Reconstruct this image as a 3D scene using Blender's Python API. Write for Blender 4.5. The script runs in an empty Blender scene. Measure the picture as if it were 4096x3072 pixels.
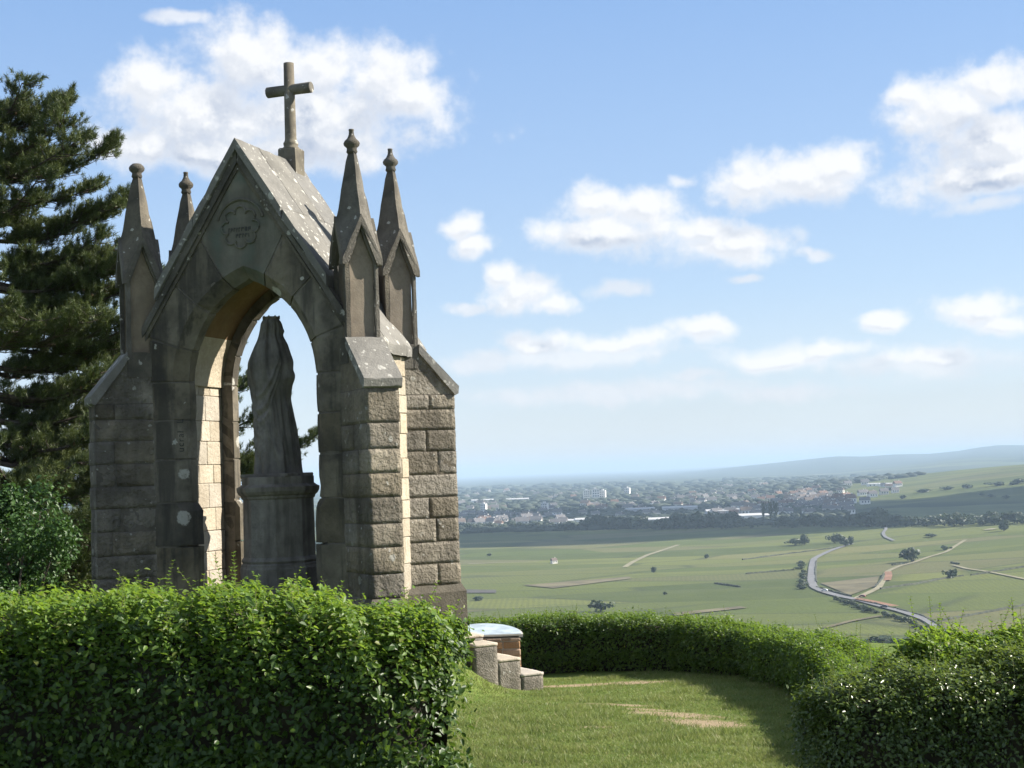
import bpy, math, random
import numpy as np
from mathutils import Vector, Matrix, noise as mnoise

R_ = math.radians
sc = bpy.context.scene
C = sc.collection

# ------------------------------------------------------------------ camera
CAM = np.array([0.0, 0.0, 1.8])
FPX = 5800.0                       # focal length in pixels of a 4096 px wide frame
PITCH, ROLL = R_(3.478), R_(2.119)
_rt = np.array([1, 0, 0.0]); _up = np.array([0, -math.sin(PITCH), math.cos(PITCH)])
FWD = np.array([0, math.cos(PITCH), math.sin(PITCH)])
RT = math.cos(ROLL) * _rt - math.sin(ROLL) * _up
UP = math.sin(ROLL) * _rt + math.cos(ROLL) * _up
cd = bpy.data.cameras.new('camera'); cam = bpy.data.objects.new('camera', cd); C.objects.link(cam)
cd.sensor_width = 36; cd.lens = FPX / 4096 * 36
cd.clip_start = 0.1; cd.clip_end = 120000
cam.matrix_world = Matrix(((RT[0], UP[0], -FWD[0], CAM[0]), (RT[1], UP[1], -FWD[1], CAM[1]),
                           (RT[2], UP[2], -FWD[2], CAM[2]), (0, 0, 0, 1)))
sc.camera = cam

# ------------------------------------------------------------------ sun, exposure, render
SUN_AZ, SUN_EL = R_(84.0), R_(33.0)          # azimuth measured from +Y towards +X
SUN = Vector((math.sin(SUN_AZ) * math.cos(SUN_EL), math.cos(SUN_AZ) * math.cos(SUN_EL), math.sin(SUN_EL)))
sl = bpy.data.lights.new('sun', 'SUN'); sl.energy = 5.0; sl.angle = R_(0.53); sl.color = (1.0, 0.93, 0.82)
so = bpy.data.objects.new('sun', sl); C.objects.link(so)
so.rotation_euler = SUN.to_track_quat('Z', 'Y').to_euler(); so.location = (30, 0, 30)
vs = sc.view_settings
vs.view_transform = 'Standard'; vs.look = 'None'; vs.gamma = 1; vs.use_curve_mapping = False
vs.exposure = 1.2
sc.render.engine = 'CYCLES'
cy = sc.cycles
cy.use_denoising = True
cy.max_bounces = 6; cy.diffuse_bounces = 3; cy.glossy_bounces = 2; cy.transmission_bounces = 4
cy.transparent_max_bounces = 6; cy.volume_bounces = 0
cy.sample_clamp_indirect = 4.0
cy.use_adaptive_sampling = True; cy.adaptive_threshold = 0.015

# ------------------------------------------------------------------ world: sky and cumulus
SKY_STRENGTH = 0.088
world = bpy.data.worlds.new('World'); sc.world = world; world.use_nodes = True
nt = world.node_tree; nt.nodes.clear()
def N(tree, typ, **kw):
    n = tree.nodes.new(typ)
    for k, v in kw.items():
        if k == 'inp':
            for kk, vv in v.items(): n.inputs[kk].default_value = vv
        else: setattr(n, k, v)
    return n
def math_(tree, op, a, b=None, c=None, clamp=False):
    n = tree.nodes.new('ShaderNodeMath'); n.operation = op; n.use_clamp = clamp
    for i, s in enumerate((a, b, c)):
        if s is None: continue
        if isinstance(s, (int, float)): n.inputs[i].default_value = s
        else: tree.links.new(s, n.inputs[i])
    return n.outputs[0]
def vmath(tree, op, a, b=None):
    n = tree.nodes.new('ShaderNodeVectorMath'); n.operation = op
    for i, s in enumerate((a, b)):
        if s is None: continue
        if isinstance(s, (tuple, list)): n.inputs[i].default_value = s
        else: tree.links.new(s, n.inputs[i])
    return n.outputs['Value'] if op in ('LENGTH', 'DOT_PRODUCT') else n.outputs[0]
def smooth(tree, x, lo, hi, olo=0.0, ohi=1.0):
    n = tree.nodes.new('ShaderNodeMapRange'); n.interpolation_type = 'SMOOTHSTEP'
    n.inputs[1].default_value = lo; n.inputs[2].default_value = hi
    n.inputs[3].default_value = olo; n.inputs[4].default_value = ohi
    tree.links.new(x, n.inputs[0]); return n.outputs[0]
def mixc(tree, fac, a, b, mode='MIX'):
    n = tree.nodes.new('ShaderNodeMix'); n.data_type = 'RGBA'; n.blend_type = mode
    for i, s in ((0, fac), (6, a), (7, b)):
        if isinstance(s, (int, float)): n.inputs[i].default_value = s
        elif isinstance(s, (tuple, list)): n.inputs[i].default_value = (*s[:3], 1)
        else: tree.links.new(s, n.inputs[i])
    return n.outputs[2]
def noise(tree, vec, scale, detail=4, rough=0.55, dist=0.0, out=0):
    n = tree.nodes.new('ShaderNodeTexNoise'); n.inputs['Scale'].default_value = scale
    n.inputs['Detail'].default_value = detail; n.inputs['Roughness'].default_value = rough
    n.inputs['Distortion'].default_value = dist
    if vec is not None: tree.links.new(vec, n.inputs['Vector'])
    return n.outputs[out]

def ramp(t, x, stops):
    n = t.nodes.new('ShaderNodeValToRGB'); e = n.color_ramp.elements
    while len(e) < len(stops): e.new(0.5)
    for el_, (p, c) in zip(e, stops): el_.position = p; el_.color = (*c, 1)
    t.links.new(x, n.inputs[0]); return n.outputs[0]
def px_dir(x, y):                      # photograph pixel (4096 frame) -> unit direction
    d = RT * ((x - 2048) / FPX) + UP * (-(y - 1536) / FPX) + FWD
    return d / np.linalg.norm(d)
# cumulus lumps: centre (frame px / 1.852), radii, in the sky's own azimuth and elevation
CL_STRONG = [(530,120,110,75),(690,150,150,70),(810,170,110,75),(330,180,95,62),(620,255,330,85),(890,215,85,50),
  (430,250,170,85),(740,325,110,50),(300,320,110,45),(450,335,170,42),(610,330,190,45),
  (1280,440,80,42),(1400,450,90,45),(1320,498,170,42),(1580,532,125,42),(1530,505,60,30),
  (1000,488,50,28),(1022,530,46,26),(1120,632,80,40),(1085,600,40,28),(1190,652,60,20),
  (1720,385,170,55),(1620,400,85,36),(1825,355,80,45),(2150,185,75,60),(2050,240,115,60),(2150,300,150,70),
  (2150,375,240,48),(1965,210,50,28),(2110,672,85,33),(1925,692,55,20),
  (1520,712,68,28),(1160,745,85,30),(1340,740,110,24),(1800,750,70,20),(1680,775,95,22),(2010,770,150,22),(2170,700,60,26)]
CL_FAINT = [(390,38,60,14),(1335,625,48,20),(1340,742,130,30),(1240,770,240,26),(1680,770,110,30),
  (1820,748,75,24),(2000,775,210,32),(1050,785,85,22),(1300,850,320,26),(1500,812,65,14),(1700,850,130,22),
  (1470,395,40,14),(1610,605,30,10),(1750,555,40,12),(2130,440,80,20),(1010,660,40,16)]
def cloud_group(name, lumps):
    g = bpy.data.node_groups.new(name, 'ShaderNodeTree')
    g.interface.new_socket('P', in_out='INPUT', socket_type='NodeSocketVector')
    g.interface.new_socket('F', in_out='OUTPUT', socket_type='NodeSocketFloat')
    gi = g.nodes.new('NodeGroupInput'); go = g.nodes.new('NodeGroupOutput')
    cur = None
    for (x, y, rx, ry) in lumps:
        rx, ry = rx*.90, ry*.92
        d = px_dir(x * 1.852, y * 1.852)
        az, el = math.atan2(d[0], d[1]), math.asin(d[2])
        q = vmath(g, 'SUBTRACT', gi.outputs[0], (az, el, 0))
        q = vmath(g, 'MULTIPLY', q, (FPX / 1.852 / rx, FPX / 1.852 / ry, 0))
        l = vmath(g, 'LENGTH', q)
        if cur is None: cur = l
        else:
            n = g.nodes.new('ShaderNodeMath'); n.operation = 'SMOOTH_MIN'; n.inputs[2].default_value = 0.22
            g.links.new(cur, n.inputs[0]); g.links.new(l, n.inputs[1]); cur = n.outputs[0]
    v = math_(g, 'SUBTRACT', 1.0, cur)
    v = math_(g, 'MAXIMUM', v, -1.6)
    g.links.new(v, go.inputs[0])
    return g
GS, GF = cloud_group('cumulus', CL_STRONG), cloud_group('thin_cloud', CL_FAINT)
def full_field():
    """P (azimuth, elevation) and D (direction) -> strong density field, thin density field"""
    g = bpy.data.node_groups.new('cloud_field', 'ShaderNodeTree')
    g.interface.new_socket('P', in_out='INPUT', socket_type='NodeSocketVector')
    g.interface.new_socket('S', in_out='OUTPUT', socket_type='NodeSocketFloat')
    g.interface.new_socket('T', in_out='OUTPUT', socket_type='NodeSocketFloat')
    gi = g.nodes.new('NodeGroupInput'); go = g.nodes.new('NodeGroupOutput')
    P = gi.outputs[0]
    w = vmath(g, 'SUBTRACT', noise(g, P, 26, 3, 0.5, out=1), (0.5, 0.5, 0.5))
    w = vmath(g, 'MULTIPLY', w, (0.03, 0.018, 0))
    Pw = vmath(g, 'ADD', P, w)
    n1 = noise(g, P, 34, 8, 0.58)
    nz = math_(g, 'ADD', math_(g, 'MULTIPLY', math_(g, 'SUBTRACT', n1, 0.5), 2.3), math_(g, 'MULTIPLY', math_(g, 'SUBTRACT', noise(g, P, 120, 5, 0.6), 0.5), 0.55))
    outs = []
    for gg in (GS, GF):
        a = g.nodes.new('ShaderNodeGroup'); a.node_tree = gg; g.links.new(Pw, a.inputs[0])
        outs.append(math_(g, 'ADD', a.outputs[0], nz))
    # the same kind of broken cumulus goes on all round, outside the photographed sector
    sx = g.nodes.new('ShaderNodeSeparateXYZ'); g.links.new(P, sx.inputs[0])
    aza = math_(g, 'ABSOLUTE', sx.outputs[0])
    win = math_(g, 'MAXIMUM', smooth(g, aza, 0.37, 0.5), smooth(g, sx.outputs[1], 0.29, 0.36))
    big = noise(g, vmath(g, 'MULTIPLY', Pw, (1, 1.7, 0)), 5.5, 3, 0.5)
    gen = math_(g, 'ADD', math_(g, 'MULTIPLY', math_(g, 'SUBTRACT', big, 0.555), 6.0), nz)
    gen = math_(g, 'SUBTRACT', math_(g, 'MULTIPLY', math_(g, 'ADD', gen, 2.5), win), 2.5)
    g.links.new(math_(g, 'MAXIMUM', outs[0], gen), go.inputs[0]); g.links.new(outs[1], go.inputs[1])
    return g
FF = full_field()
tc = N(nt, 'ShaderNodeTexCoord')
sep = N(nt, 'ShaderNodeSeparateXYZ'); nt.links.new(tc.outputs['Generated'], sep.inputs[0])
az = math_(nt, 'ARCTAN2', sep.outputs[0], sep.outputs[1]); el = math_(nt, 'ARCSINE', sep.outputs[2])
cmb = N(nt, 'ShaderNodeCombineXYZ'); nt.links.new(az, cmb.inputs[0]); nt.links.new(el, cmb.inputs[1])
f1 = nt.nodes.new('ShaderNodeGroup'); f1.node_tree = FF; nt.links.new(cmb.outputs[0], f1.inputs[0])
f2 = nt.nodes.new('ShaderNodeGroup'); f2.node_tree = FF
nt.links.new(vmath(nt, 'ADD', cmb.outputs[0], (0.010, 0.028, 0)), f2.inputs[0])
dens = math_(nt, 'MULTIPLY', smooth(nt, f1.outputs[0], -0.60, 0.55), 0.95)
thin = math_(nt, 'MULTIPLY', smooth(nt, f1.outputs[1], -0.55, 0.6), 0.75)
alpha = math_(nt, 'MAXIMUM', dens, thin)
lit = math_(nt, 'SUBTRACT', f1.outputs[0], f2.outputs[0])
f3 = nt.nodes.new('ShaderNodeGroup'); f3.node_tree = FF
nt.links.new(vmath(nt, 'ADD', cmb.outputs[0], (0.0035, 0.0055, 0)), f3.inputs[0])
lit_s = smooth(nt, math_(nt, 'SUBTRACT', f1.outputs[0], f3.outputs[0]), -0.30, 0.30)
lit = math_(nt, 'ADD', math_(nt, 'MULTIPLY', smooth(nt, lit, -0.5, 0.75), 0.66), math_(nt, 'MULTIPLY', lit_s, 0.34))
thick = smooth(nt, f1.outputs[0], 0.0, 0.8)
shade = math_(nt, 'SUBTRACT', 1.0, math_(nt, 'MULTIPLY', math_(nt, 'SUBTRACT', 1.0, lit), math_(nt, 'ADD', 0.3, math_(nt, 'MULTIPLY', thick, 0.7))))
CLOUD_DARK, CLOUD_LIT = (2.2, 2.6, 3.35), (5.1, 5.1, 5.15)
ccol = mixc(nt, shade, CLOUD_DARK, CLOUD_LIT)
sky = N(nt, 'ShaderNodeTexSky', sky_type='NISHITA')
sky.sun_disc = False; sky.sun_elevation = SUN_EL; sky.sun_rotation = SUN_AZ
sky.altitude = 350; sky.air_density = 1.0; sky.dust_density = 0.5; sky.ozone_density = 1.5
bg = N(nt, 'ShaderNodeBackground'); bg.inputs[1].default_value = SKY_STRENGTH
up = smooth(nt, el, -0.01, 0.05)
low_sky = ramp(nt, math_(nt, 'DIVIDE', el, 0.4, clamp=True), [(0.0, (.78, .82, .86)), (.125, (.66, .76, .88)), (.3, (.50, .67, .905)), (.5, (.40, .585, .89)), (.82, (.28, .48, .85)), (1.0, (.24, .43, .81))])
low_sky = mixc(nt, 1.0, low_sky, (5, 5, 5), 'MULTIPLY')
skyc = mixc(nt, math_(nt, 'MULTIPLY', smooth(nt, el, 0.75, 0.33), 0.8), sky.outputs[0], low_sky)   # pale haze towards the horizon, all round
nt.links.new(mixc(nt, math_(nt, 'MULTIPLY', alpha, up), skyc, ccol), bg.inputs[0])
ow = N(nt, 'ShaderNodeOutputWorld'); nt.links.new(bg.outputs[0], ow.inputs[0])
world.cycles.sampling_method = 'MANUAL'; world.cycles.sample_map_resolution = 512

# ------------------------------------------------------------------ helpers
def tag(o, label=None, cat=None, group=None, kind=None):
    if label: o['label'] = label
    if cat: o['category'] = cat
    if group: o['group'] = group
    if kind: o['kind'] = kind
    return o
def empty(name, loc=(0, 0, 0), rz=0.0, parent=None):
    o = bpy.data.objects.new(name, None); C.objects.link(o); o.location = loc; o.rotation_euler = (0, 0, rz)
    o.empty_display_size = 0.3; o.parent = parent
    return o
def link_mesh(name, me, parent=None):
    o = bpy.data.objects.new(name, me); C.objects.link(o); o.parent = parent
    return o
class MB:
    def __init__(s): s.v = []; s.f = []; s.m = []
    def add(s, vs_, fs, mat=0):
        b = len(s.v); s.v += [tuple(map(float, p)) for p in vs_]
        s.f += [tuple(i + b for i in f) for f in fs]; s.m += [mat] * len(fs); return s
    def cbox(s, c, ex, ey, ez, b=0.01, mat=0):
        """chamfered box: centre and three half-extent vectors"""
        c = np.array(c, float); E = [np.array(e, float) for e in (ex, ey, ez)]
        L = [max(np.linalg.norm(e), 1e-6) for e in E]; b = min(b, min(L) * 0.45)
        vs_ = []; idx = {}
        for sx in (-1, 1):
            for sy in (-1, 1):
                for sz in (-1, 1):
                    for k in range(3):
                        sg = (sx, sy, sz); p = c.copy()
                        for j in range(3):
                            p = p + E[j] * sg[j] * (1 if j == k else 1 - b / L[j])
                        idx[(sg, k)] = len(vs_); vs_.append(p)
        fs = []
        for k in range(3):
            i, j = [q for q in range(3) if q != k]
            for sk in (-1, 1):
                q = []
                for a, bb in ((-1, -1), (1, -1), (1, 1), (-1, 1)):
                    sg = [0, 0, 0]; sg[k] = sk; sg[i] = a; sg[j] = bb; q.append(idx[(tuple(sg), k)])
                fs.append(q)
        for k in range(3):           # edges along axis k
            i, j = [q for q in range(3) if q != k]
            for si in (-1, 1):
                for sj in (-1, 1):
                    q = []
                    for sk, ax in ((-1, i), (1, i), (1, j), (-1, j)):
                        sg = [0, 0, 0]; sg[k] = sk; sg[i] = si; sg[j] = sj; q.append(idx[(tuple(sg), ax)])
                    fs.append(q)
        for sx in (-1, 1):
            for sy in (-1, 1):
                for sz in (-1, 1): fs.append([idx[((sx, sy, sz), k)] for k in range(3)])
        return s.add(vs_, fs, mat)
    def rock(s, c, ex, ey, ez, amp=.010, step=.045, rnd=.02, fs_=11.0, mat=0):
        """rough-dressed block: a gridded, rounded box pushed about by noise"""
        c = np.array(c, float); E = [np.array(e, float) for e in (ex, ey, ez)]; L = [np.linalg.norm(e) for e in E]; n_ = [max(2, int(round(2*l/step))) for l in L]
        cache = {}; vs_ = []; fs = []
        def vid(q):
            if q not in cache:
                f = np.array([2*q[k]/n_[k]-1 for k in range(3)]); d = f*L; lim = np.array(L)-rnd; inner = np.clip(d, -lim, lim); ex_ = d-inner; m = np.linalg.norm(ex_)
                if m > rnd: d = inner+ex_/m*rnd
                out = ex_/(m+1e-9); p = c + sum(E[k]/L[k]*d[k] for k in range(3)); w = sum(E[k]/L[k]*out[k] for k in range(3))
                a = mnoise.noise(Vector(p*fs_)) + .6*mnoise.noise(Vector(p*fs_*2.3))
                cache[q] = len(vs_); vs_.append(p + w*amp*a)
            return cache[q]
        for k in range(3):
            i, j = [q for q in range(3) if q != k]
            for sk in (0, n_[k]):
                for a in range(n_[i]):
                    for b in range(n_[j]):
                        q = []
                        for da, db in ((0, 0), (1, 0), (1, 1), (0, 1)):
                            t = [0, 0, 0]; t[k] = sk; t[i] = a+da; t[j] = b+db; q.append(vid(tuple(t)))
                        fs.append(q)
        return s.add(vs_, fs, mat)
    def box(s, x0, x1, y0, y1, z0, z1, b=0.01, mat=0):
        return s.cbox(((x0+x1)/2, (y0+y1)/2, (z0+z1)/2), ((x1-x0)/2, 0, 0), (0, (y1-y0)/2, 0), (0, 0, (z1-z0)/2), b, mat)
    def loft(s, rings, closed=True, caps=True, mat=0):
        n = len(rings[0]); vs_ = [p for r in rings for p in r]; fs = []
        for i in range(len(rings) - 1):
            for j in range(n if closed else n - 1):
                k = (j + 1) % n
                fs.append((i*n+j, i*n+k, (i+1)*n+k, (i+1)*n+j))
        if caps and closed:
            fs.append(tuple(range(n))[::-1]); fs.append(tuple((len(rings)-1)*n + j for j in range(n)))
        return s.add(vs_, fs, mat)
    def lathe(s, prof, n=12, c=(0, 0, 0), rot=0.0, mat=0):
        return s.loft([[(c[0] + r*math.cos(rot+2*math.pi*j/n), c[1] + r*math.sin(rot+2*math.pi*j/n), c[2]+z) for j in range(n)] for r, z in prof], mat=mat)
    def tube(s, pts, rad, n=8, mat=0):
        pts = [np.array(p, float) for p in pts]; rings = []
        for i, p in enumerate(pts):
            t = pts[min(i+1, len(pts)-1)] - pts[max(i-1, 0)]; t = t / (np.linalg.norm(t) + 1e-9)
            a = np.cross(t, (0, 0, 1.0)) if abs(t[2]) < 0.95 else np.cross(t, (1.0, 0, 0))
            a /= np.linalg.norm(a); b = np.cross(t, a); r = rad[i]
            rings.append([p + r*(a*math.cos(2*math.pi*j/n) + b*math.sin(2*math.pi*j/n)) for j in range(n)])
        return s.loft(rings, mat=mat)
    def prism(s, poly, axis0, axis1, ext0, ext1, o=(0, 0, 0), mat=0):
        """2D polygon in (axis0, axis1) swept from ext0 to ext1 (vectors)"""
        a0, a1, e0, e1, o = (np.array(q, float) for q in (axis0, axis1, ext0, ext1, o))
        r = [[o + a0*p[0] + a1*p[1] + e for p in poly] for e in (e0, e1)]
        return s.loft(r, mat=mat)
    def mesh(s, name, mats, smooth_=False):
        me = bpy.data.meshes.new(name); me.from_pydata(s.v, [], s.f)
        for m in (mats if isinstance(mats, (list, tuple)) else [mats]): me.materials.append(m)
        if any(s.m): me.polygons.foreach_set('material_index', s.m)
        if smooth_: me.polygons.foreach_set('use_smooth', [True]*len(me.polygons))
        me.update(); fix_normals(me)
        return me
    def build(s, name, mats, parent=None, smooth_=False):
        return link_mesh(name, s.mesh(name, mats, smooth_), parent)
import bmesh
def fix_normals(me):
    bm = bmesh.new(); bm.from_mesh(me); bmesh.ops.recalc_face_normals(bm, faces=bm.faces); bm.to_mesh(me); bm.free()
def weather(o, amp=.008, cuts=5, fs_=9.0, chip=.012):
    """old stone: break the straight edges and flat faces a little"""
    me = o.data; bm = bmesh.new(); bm.from_mesh(me)
    bmesh.ops.subdivide_edges(bm, edges=[e for e in bm.edges if e.calc_length() > .05], cuts=cuts, use_grid_fill=True)
    bm.normal_update()
    for v in bm.verts:
        p = v.co; a = mnoise.noise(p*fs_) + .5*mnoise.noise(p*fs_*2.6 + Vector((3, 7, 1)))
        sharp = any(len(e.link_faces) == 2 and e.calc_face_angle(0) > .5 for e in v.link_edges)
        d = a*amp*.5
        if sharp: d = -max(0.0, mnoise.noise(p*6.0 + Vector((9, 2, 5))) - .05)*chip*2.2 + a*amp*.35
        v.co = p + v.normal*d
    bm.to_mesh(me); bm.free(); return o
def np_mesh(name, verts, faces, mat, parent=None, smooth_=False):
    """faces: (n,k) integer array"""
    me = bpy.data.meshes.new(name); verts = np.asarray(verts, np.float32); faces = np.asarray(faces, np.int32)
    me.vertices.add(len(verts)); me.vertices.foreach_set('co', verts.ravel())
    n, k = faces.shape
    me.loops.add(n*k); me.loops.foreach_set('vertex_index', faces.ravel())
    me.polygons.add(n); me.polygons.foreach_set('loop_start', np.arange(0, n*k, k, dtype=np.int32))
    if smooth_: me.polygons.foreach_set('use_smooth', np.ones(n, bool))
    me.materials.append(mat); me.update(calc_edges=True)
    return link_mesh(name, me, parent)
def copy_tree(o, parent=None):
    c = o.copy(); C.objects.link(c); c.parent = parent
    for ch in o.children: copy_tree(ch, c)
    return c
rng = np.random.default_rng(7); random.seed(7)
def sstep(a, b, x):
    t = np.clip((np.asarray(x, float) - a) / (b - a), 0, 1); return t*t*(3-2*t)

# ------------------------------------------------------------------ materials
def new_mat(name):
    m = bpy.data.materials.new(name); m.use_nodes = True
    t = m.node_tree; b = t.nodes['Principled BSDF']; return m, t, b
def coords(t, kind='Object'):
    return t.nodes.new('ShaderNodeTexCoord').outputs[kind]
def bump(t, b, h, strength, dist):
    n = t.nodes.new('ShaderNodeBump'); n.inputs['Strength'].default_value = strength; n.inputs['Distance'].default_value = dist
    t.links.new(h, n.inputs['Height']); t.links.new(n.outputs[0], b.inputs['Normal']); return n
def stone_mat(name, c1, c2, stain=0.4, lichen=0.0, rough_bump=0.35, bdist=0.012, scale=1.0, vary=0.25, stain_col=(0.035, 0.032, 0.028), lich_scale=9.0, green=0.0, pit=45, streak=0.0):
    m, t, b = new_mat(name); co = coords(t)
    oi = t.nodes.new('ShaderNodeObjectInfo')
    n1 = noise(t, co, 3.1*scale, 5, 0.6); n2 = noise(t, co, 24*scale, 5, 0.65); n3 = noise(t, co, 1.2*scale, 4, 0.6)
    f = math_(t, 'ADD', math_(t, 'MULTIPLY', n1, 0.7), math_(t, 'MULTIPLY', n2, 0.45))
    col = mixc(t, smooth(t, f, 0.35, 0.8), c1, c2)
    hs = t.nodes.new('ShaderNodeHueSaturation'); t.links.new(col, hs.inputs['Color'])
    t.links.new(math_(t, 'ADD', 1 - vary, math_(t, 'MULTIPLY', oi.outputs['Random'], 2*vary)), hs.inputs['Value'])
    rr = math_(t, 'FRACT', math_(t, 'MULTIPLY', oi.outputs['Random'], 37.7))
    t.links.new(math_(t, 'ADD', 0.75, math_(t, 'MULTIPLY', rr, 0.5)), hs.inputs['Saturation'])
    col = hs.outputs[0]
    if stain:
        s = math_(t, 'MULTIPLY', smooth(t, math_(t, 'ADD', n3, math_(t, 'MULTIPLY', n2, 0.25)), 0.56, 0.78), stain)
        col = mixc(t, s, col, stain_col)
    if streak:
        sv = vmath(t, 'MULTIPLY', co, (5.5, 5.5, .55)); s = math_(t, 'MULTIPLY', smooth(t, math_(t, 'ADD', noise(t, sv, 1.0, 5, .6), math_(t, 'MULTIPLY', n2, .15)), .55, .72), streak); col = mixc(t, s, col, stain_col)
    if green:
        s = math_(t, 'MULTIPLY', smooth(t, noise(t, co, 2.3, 3, 0.5), 0.48, 0.66), green); col = mixc(t, s, col, (0.07, 0.10, 0.085))
    if lichen:
        for ls, lw in ((lich_scale, lichen), (lich_scale*2.7, lichen*.8)):
          v = t.nodes.new('ShaderNodeTexVoronoi'); v.inputs['Scale'].default_value = ls
          w = vmath(t, 'ADD', co, vmath(t, 'MULTIPLY', vmath(t, 'SUBTRACT', noise(t, co, 22, 3, 0.6, out=1), (0.5, 0.5, 0.5)), (0.07, 0.07, 0.07)))
          t.links.new(w, v.inputs['Vector'])
          sx = t.nodes.new('ShaderNodeSeparateColor'); t.links.new(v.outputs['Color'], sx.inputs[0])
          rad = math_(t, 'MULTIPLY', smooth(t, sx.outputs[0], 1 - lw, 1.0), 0.46)
          spot = smooth(t, math_(t, 'SUBTRACT', rad, v.outputs['Distance']), -0.03, 0.08)
          col = mixc(t, math_(t, 'MULTIPLY', math_(t, 'MULTIPLY', spot, smooth(t, n2, .25, .5)), 0.8), col, (0.42, 0.41, 0.37))
    t.links.new(col, b.inputs['Base Color']); b.inputs['Roughness'].default_value = 0.92
    b.inputs['Specular IOR Level'].default_value = 0.25
    h = math_(t, 'ADD', math_(t, 'MULTIPLY', noise(t, co, pit*scale, 6, 0.62), 1.0), math_(t, 'MULTIPLY', n2, 0.6))
    bump(t, b, h, rough_bump, bdist)
    return m
def flat_mat(name, col, rough=0.8, var=0.15, scale=8.0, metal=0.0, spec=0.3):
    m, t, b = new_mat(name); co = coords(t)
    n1 = noise(t, co, scale, 4, 0.6)
    c = mixc(t, smooth(t, n1, 0.3, 0.7), [x*(1-var) for x in col], [min(1, x*(1+var)) for x in col])
    t.links.new(c, b.inputs['Base Color']); b.inputs['Roughness'].default_value = rough
    b.inputs['Metallic'].default_value = metal; b.inputs['Specular IOR Level'].default_value = spec
    return m
def leaf_mat(name, dark, light, trans, gloss=0.45, rough=0.38, twt=0.4, spec=0.5, young=None):
    m, t, b = new_mat(name)
    g = t.nodes.new('ShaderNodeNewGeometry'); rnd = g.outputs['Random Per Island']
    co = coords(t)
    n1 = noise(t, co, 2.2, 3, 0.5)
    f = math_(t, 'ADD', math_(t, 'MULTIPLY', rnd, 0.6), math_(t, 'MULTIPLY', smooth(t, n1, 0.35, 0.65), 0.4))
    col = mixc(t, f, dark, light)
    if young:
        r2 = math_(t, 'FRACT', math_(t, 'MULTIPLY', rnd, 91.3))
        col = mixc(t, smooth(t, r2, 0.78, 1.0), col, young)
    t.links.new(col, b.inputs['Base Color']); b.inputs['Roughness'].default_value = rough
    b.inputs['Specular IOR Level'].default_value = spec
    tr = t.nodes.new('ShaderNodeBsdfTranslucent')
    t.links.new(mixc(t, 0.55, col, trans), tr.inputs[0])
    mx = t.nodes.new('ShaderNodeMixShader'); mx.inputs[0].default_value = twt
    t.links.new(b.outputs[0], mx.inputs[1]); t.links.new(tr.outputs[0], mx.inputs[2])
    t.links.new(mx.outputs[0], t.nodes['Material Output'].inputs[0])
    return m
def bark_mat(name, c1, c2, scale=6):
    m, t, b = new_mat(name); co = coords(t)
    st = vmath(t, 'MULTIPLY', co, (1, 1, 0.25))
    n1 = noise(t, st, scale*3, 5, 0.7)
    t.links.new(mixc(t, smooth(t, n1, 0.35, 0.65), c1, c2), b.inputs['Base Color']); b.inputs['Roughness'].default_value = 0.95
    bump(t, b, n1, 0.8, 0.03); return m
# ------------------------------------------------------------------ terrain
PLAIN = -83.0
def mound(x, y):
    return np.exp(-np.clip((np.hypot((x + 2.6)/1.0, (y - 16.6)/1.0) - 1.55), 0, 9)**2 / 0.28)
def near_g(x, y):
    base = 0.2 - 0.053*np.clip(y, -6, 40)
    m = mound(x, y)
    return base*(1-m) + np.maximum(base, -0.03)*m + 0.02*np.sin(x*1.7+y*0.6) * (1-m)
RX = np.array([-0.3, 0.10, 0.13, 0.17, 0.20, 0.222, 0.24, 0.262, 0.285, 0.305, 0.32, 0.333, 0.353, 0.45, 0.7, 1.2, 3])
RZ = np.array([0, 0, 24, 72, 104, 124, 112, 122, 114, 132, 160, 174, 164, 150, 190, 170, 60.0])
def T(x, y):
    x = np.asarray(x, float); y = np.asarray(y, float)
    r = np.hypot(x, y)
    ye = 20.5 + 20*sstep(-2.5, -8, x) - 6*sstep(3.5, 9, x)
    back = sstep(-20, -200, y)
    d = np.clip(np.maximum(y - ye, np.maximum(np.abs(x) - 60, 0)*0.8), 0, None)
    z = near_g(x, np.minimum(y, ye)) - 0.17*np.sqrt(d*d + 9) + 0.51
    soft = lambda v, lim: lim + np.log1p(np.exp(np.clip((v-lim)/8, -40, 40)))*8
    z = soft(z, PLAIN)
    # gentle rises on the right, the wine slopes, and the blue ridge beyond the town
    z = z + 15*sstep(130, 620, x - 0.03*y)*sstep(650, 1150, y)*(1-sstep(1450, 2050, y))
    z = z + 58*sstep(420, 1500, x - 0.06*(y-2300))*sstep(2150, 3100, y)*(1-sstep(4000, 5600, y))
    z = z + 3.5*np.sin(x/210.+1)*np.sin(y/330.)*sstep(500, 900, r)*(1-sstep(1700, 2000, r))
    a = x/np.maximum(y, 1.0)
    z = z + np.where(y > 100, np.interp(a, RX, RZ), 0)*sstep(8500, 14500, y)*(1-0.25*sstep(17000, 24000, y))
    z = z + np.where(y > 100, np.interp(a*0.9+0.05, RX, RZ), 0)*0.32*sstep(6000, 9000, y)*(1-sstep(9000, 13000, y))*sstep(.2, .3, a)
    return z
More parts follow.
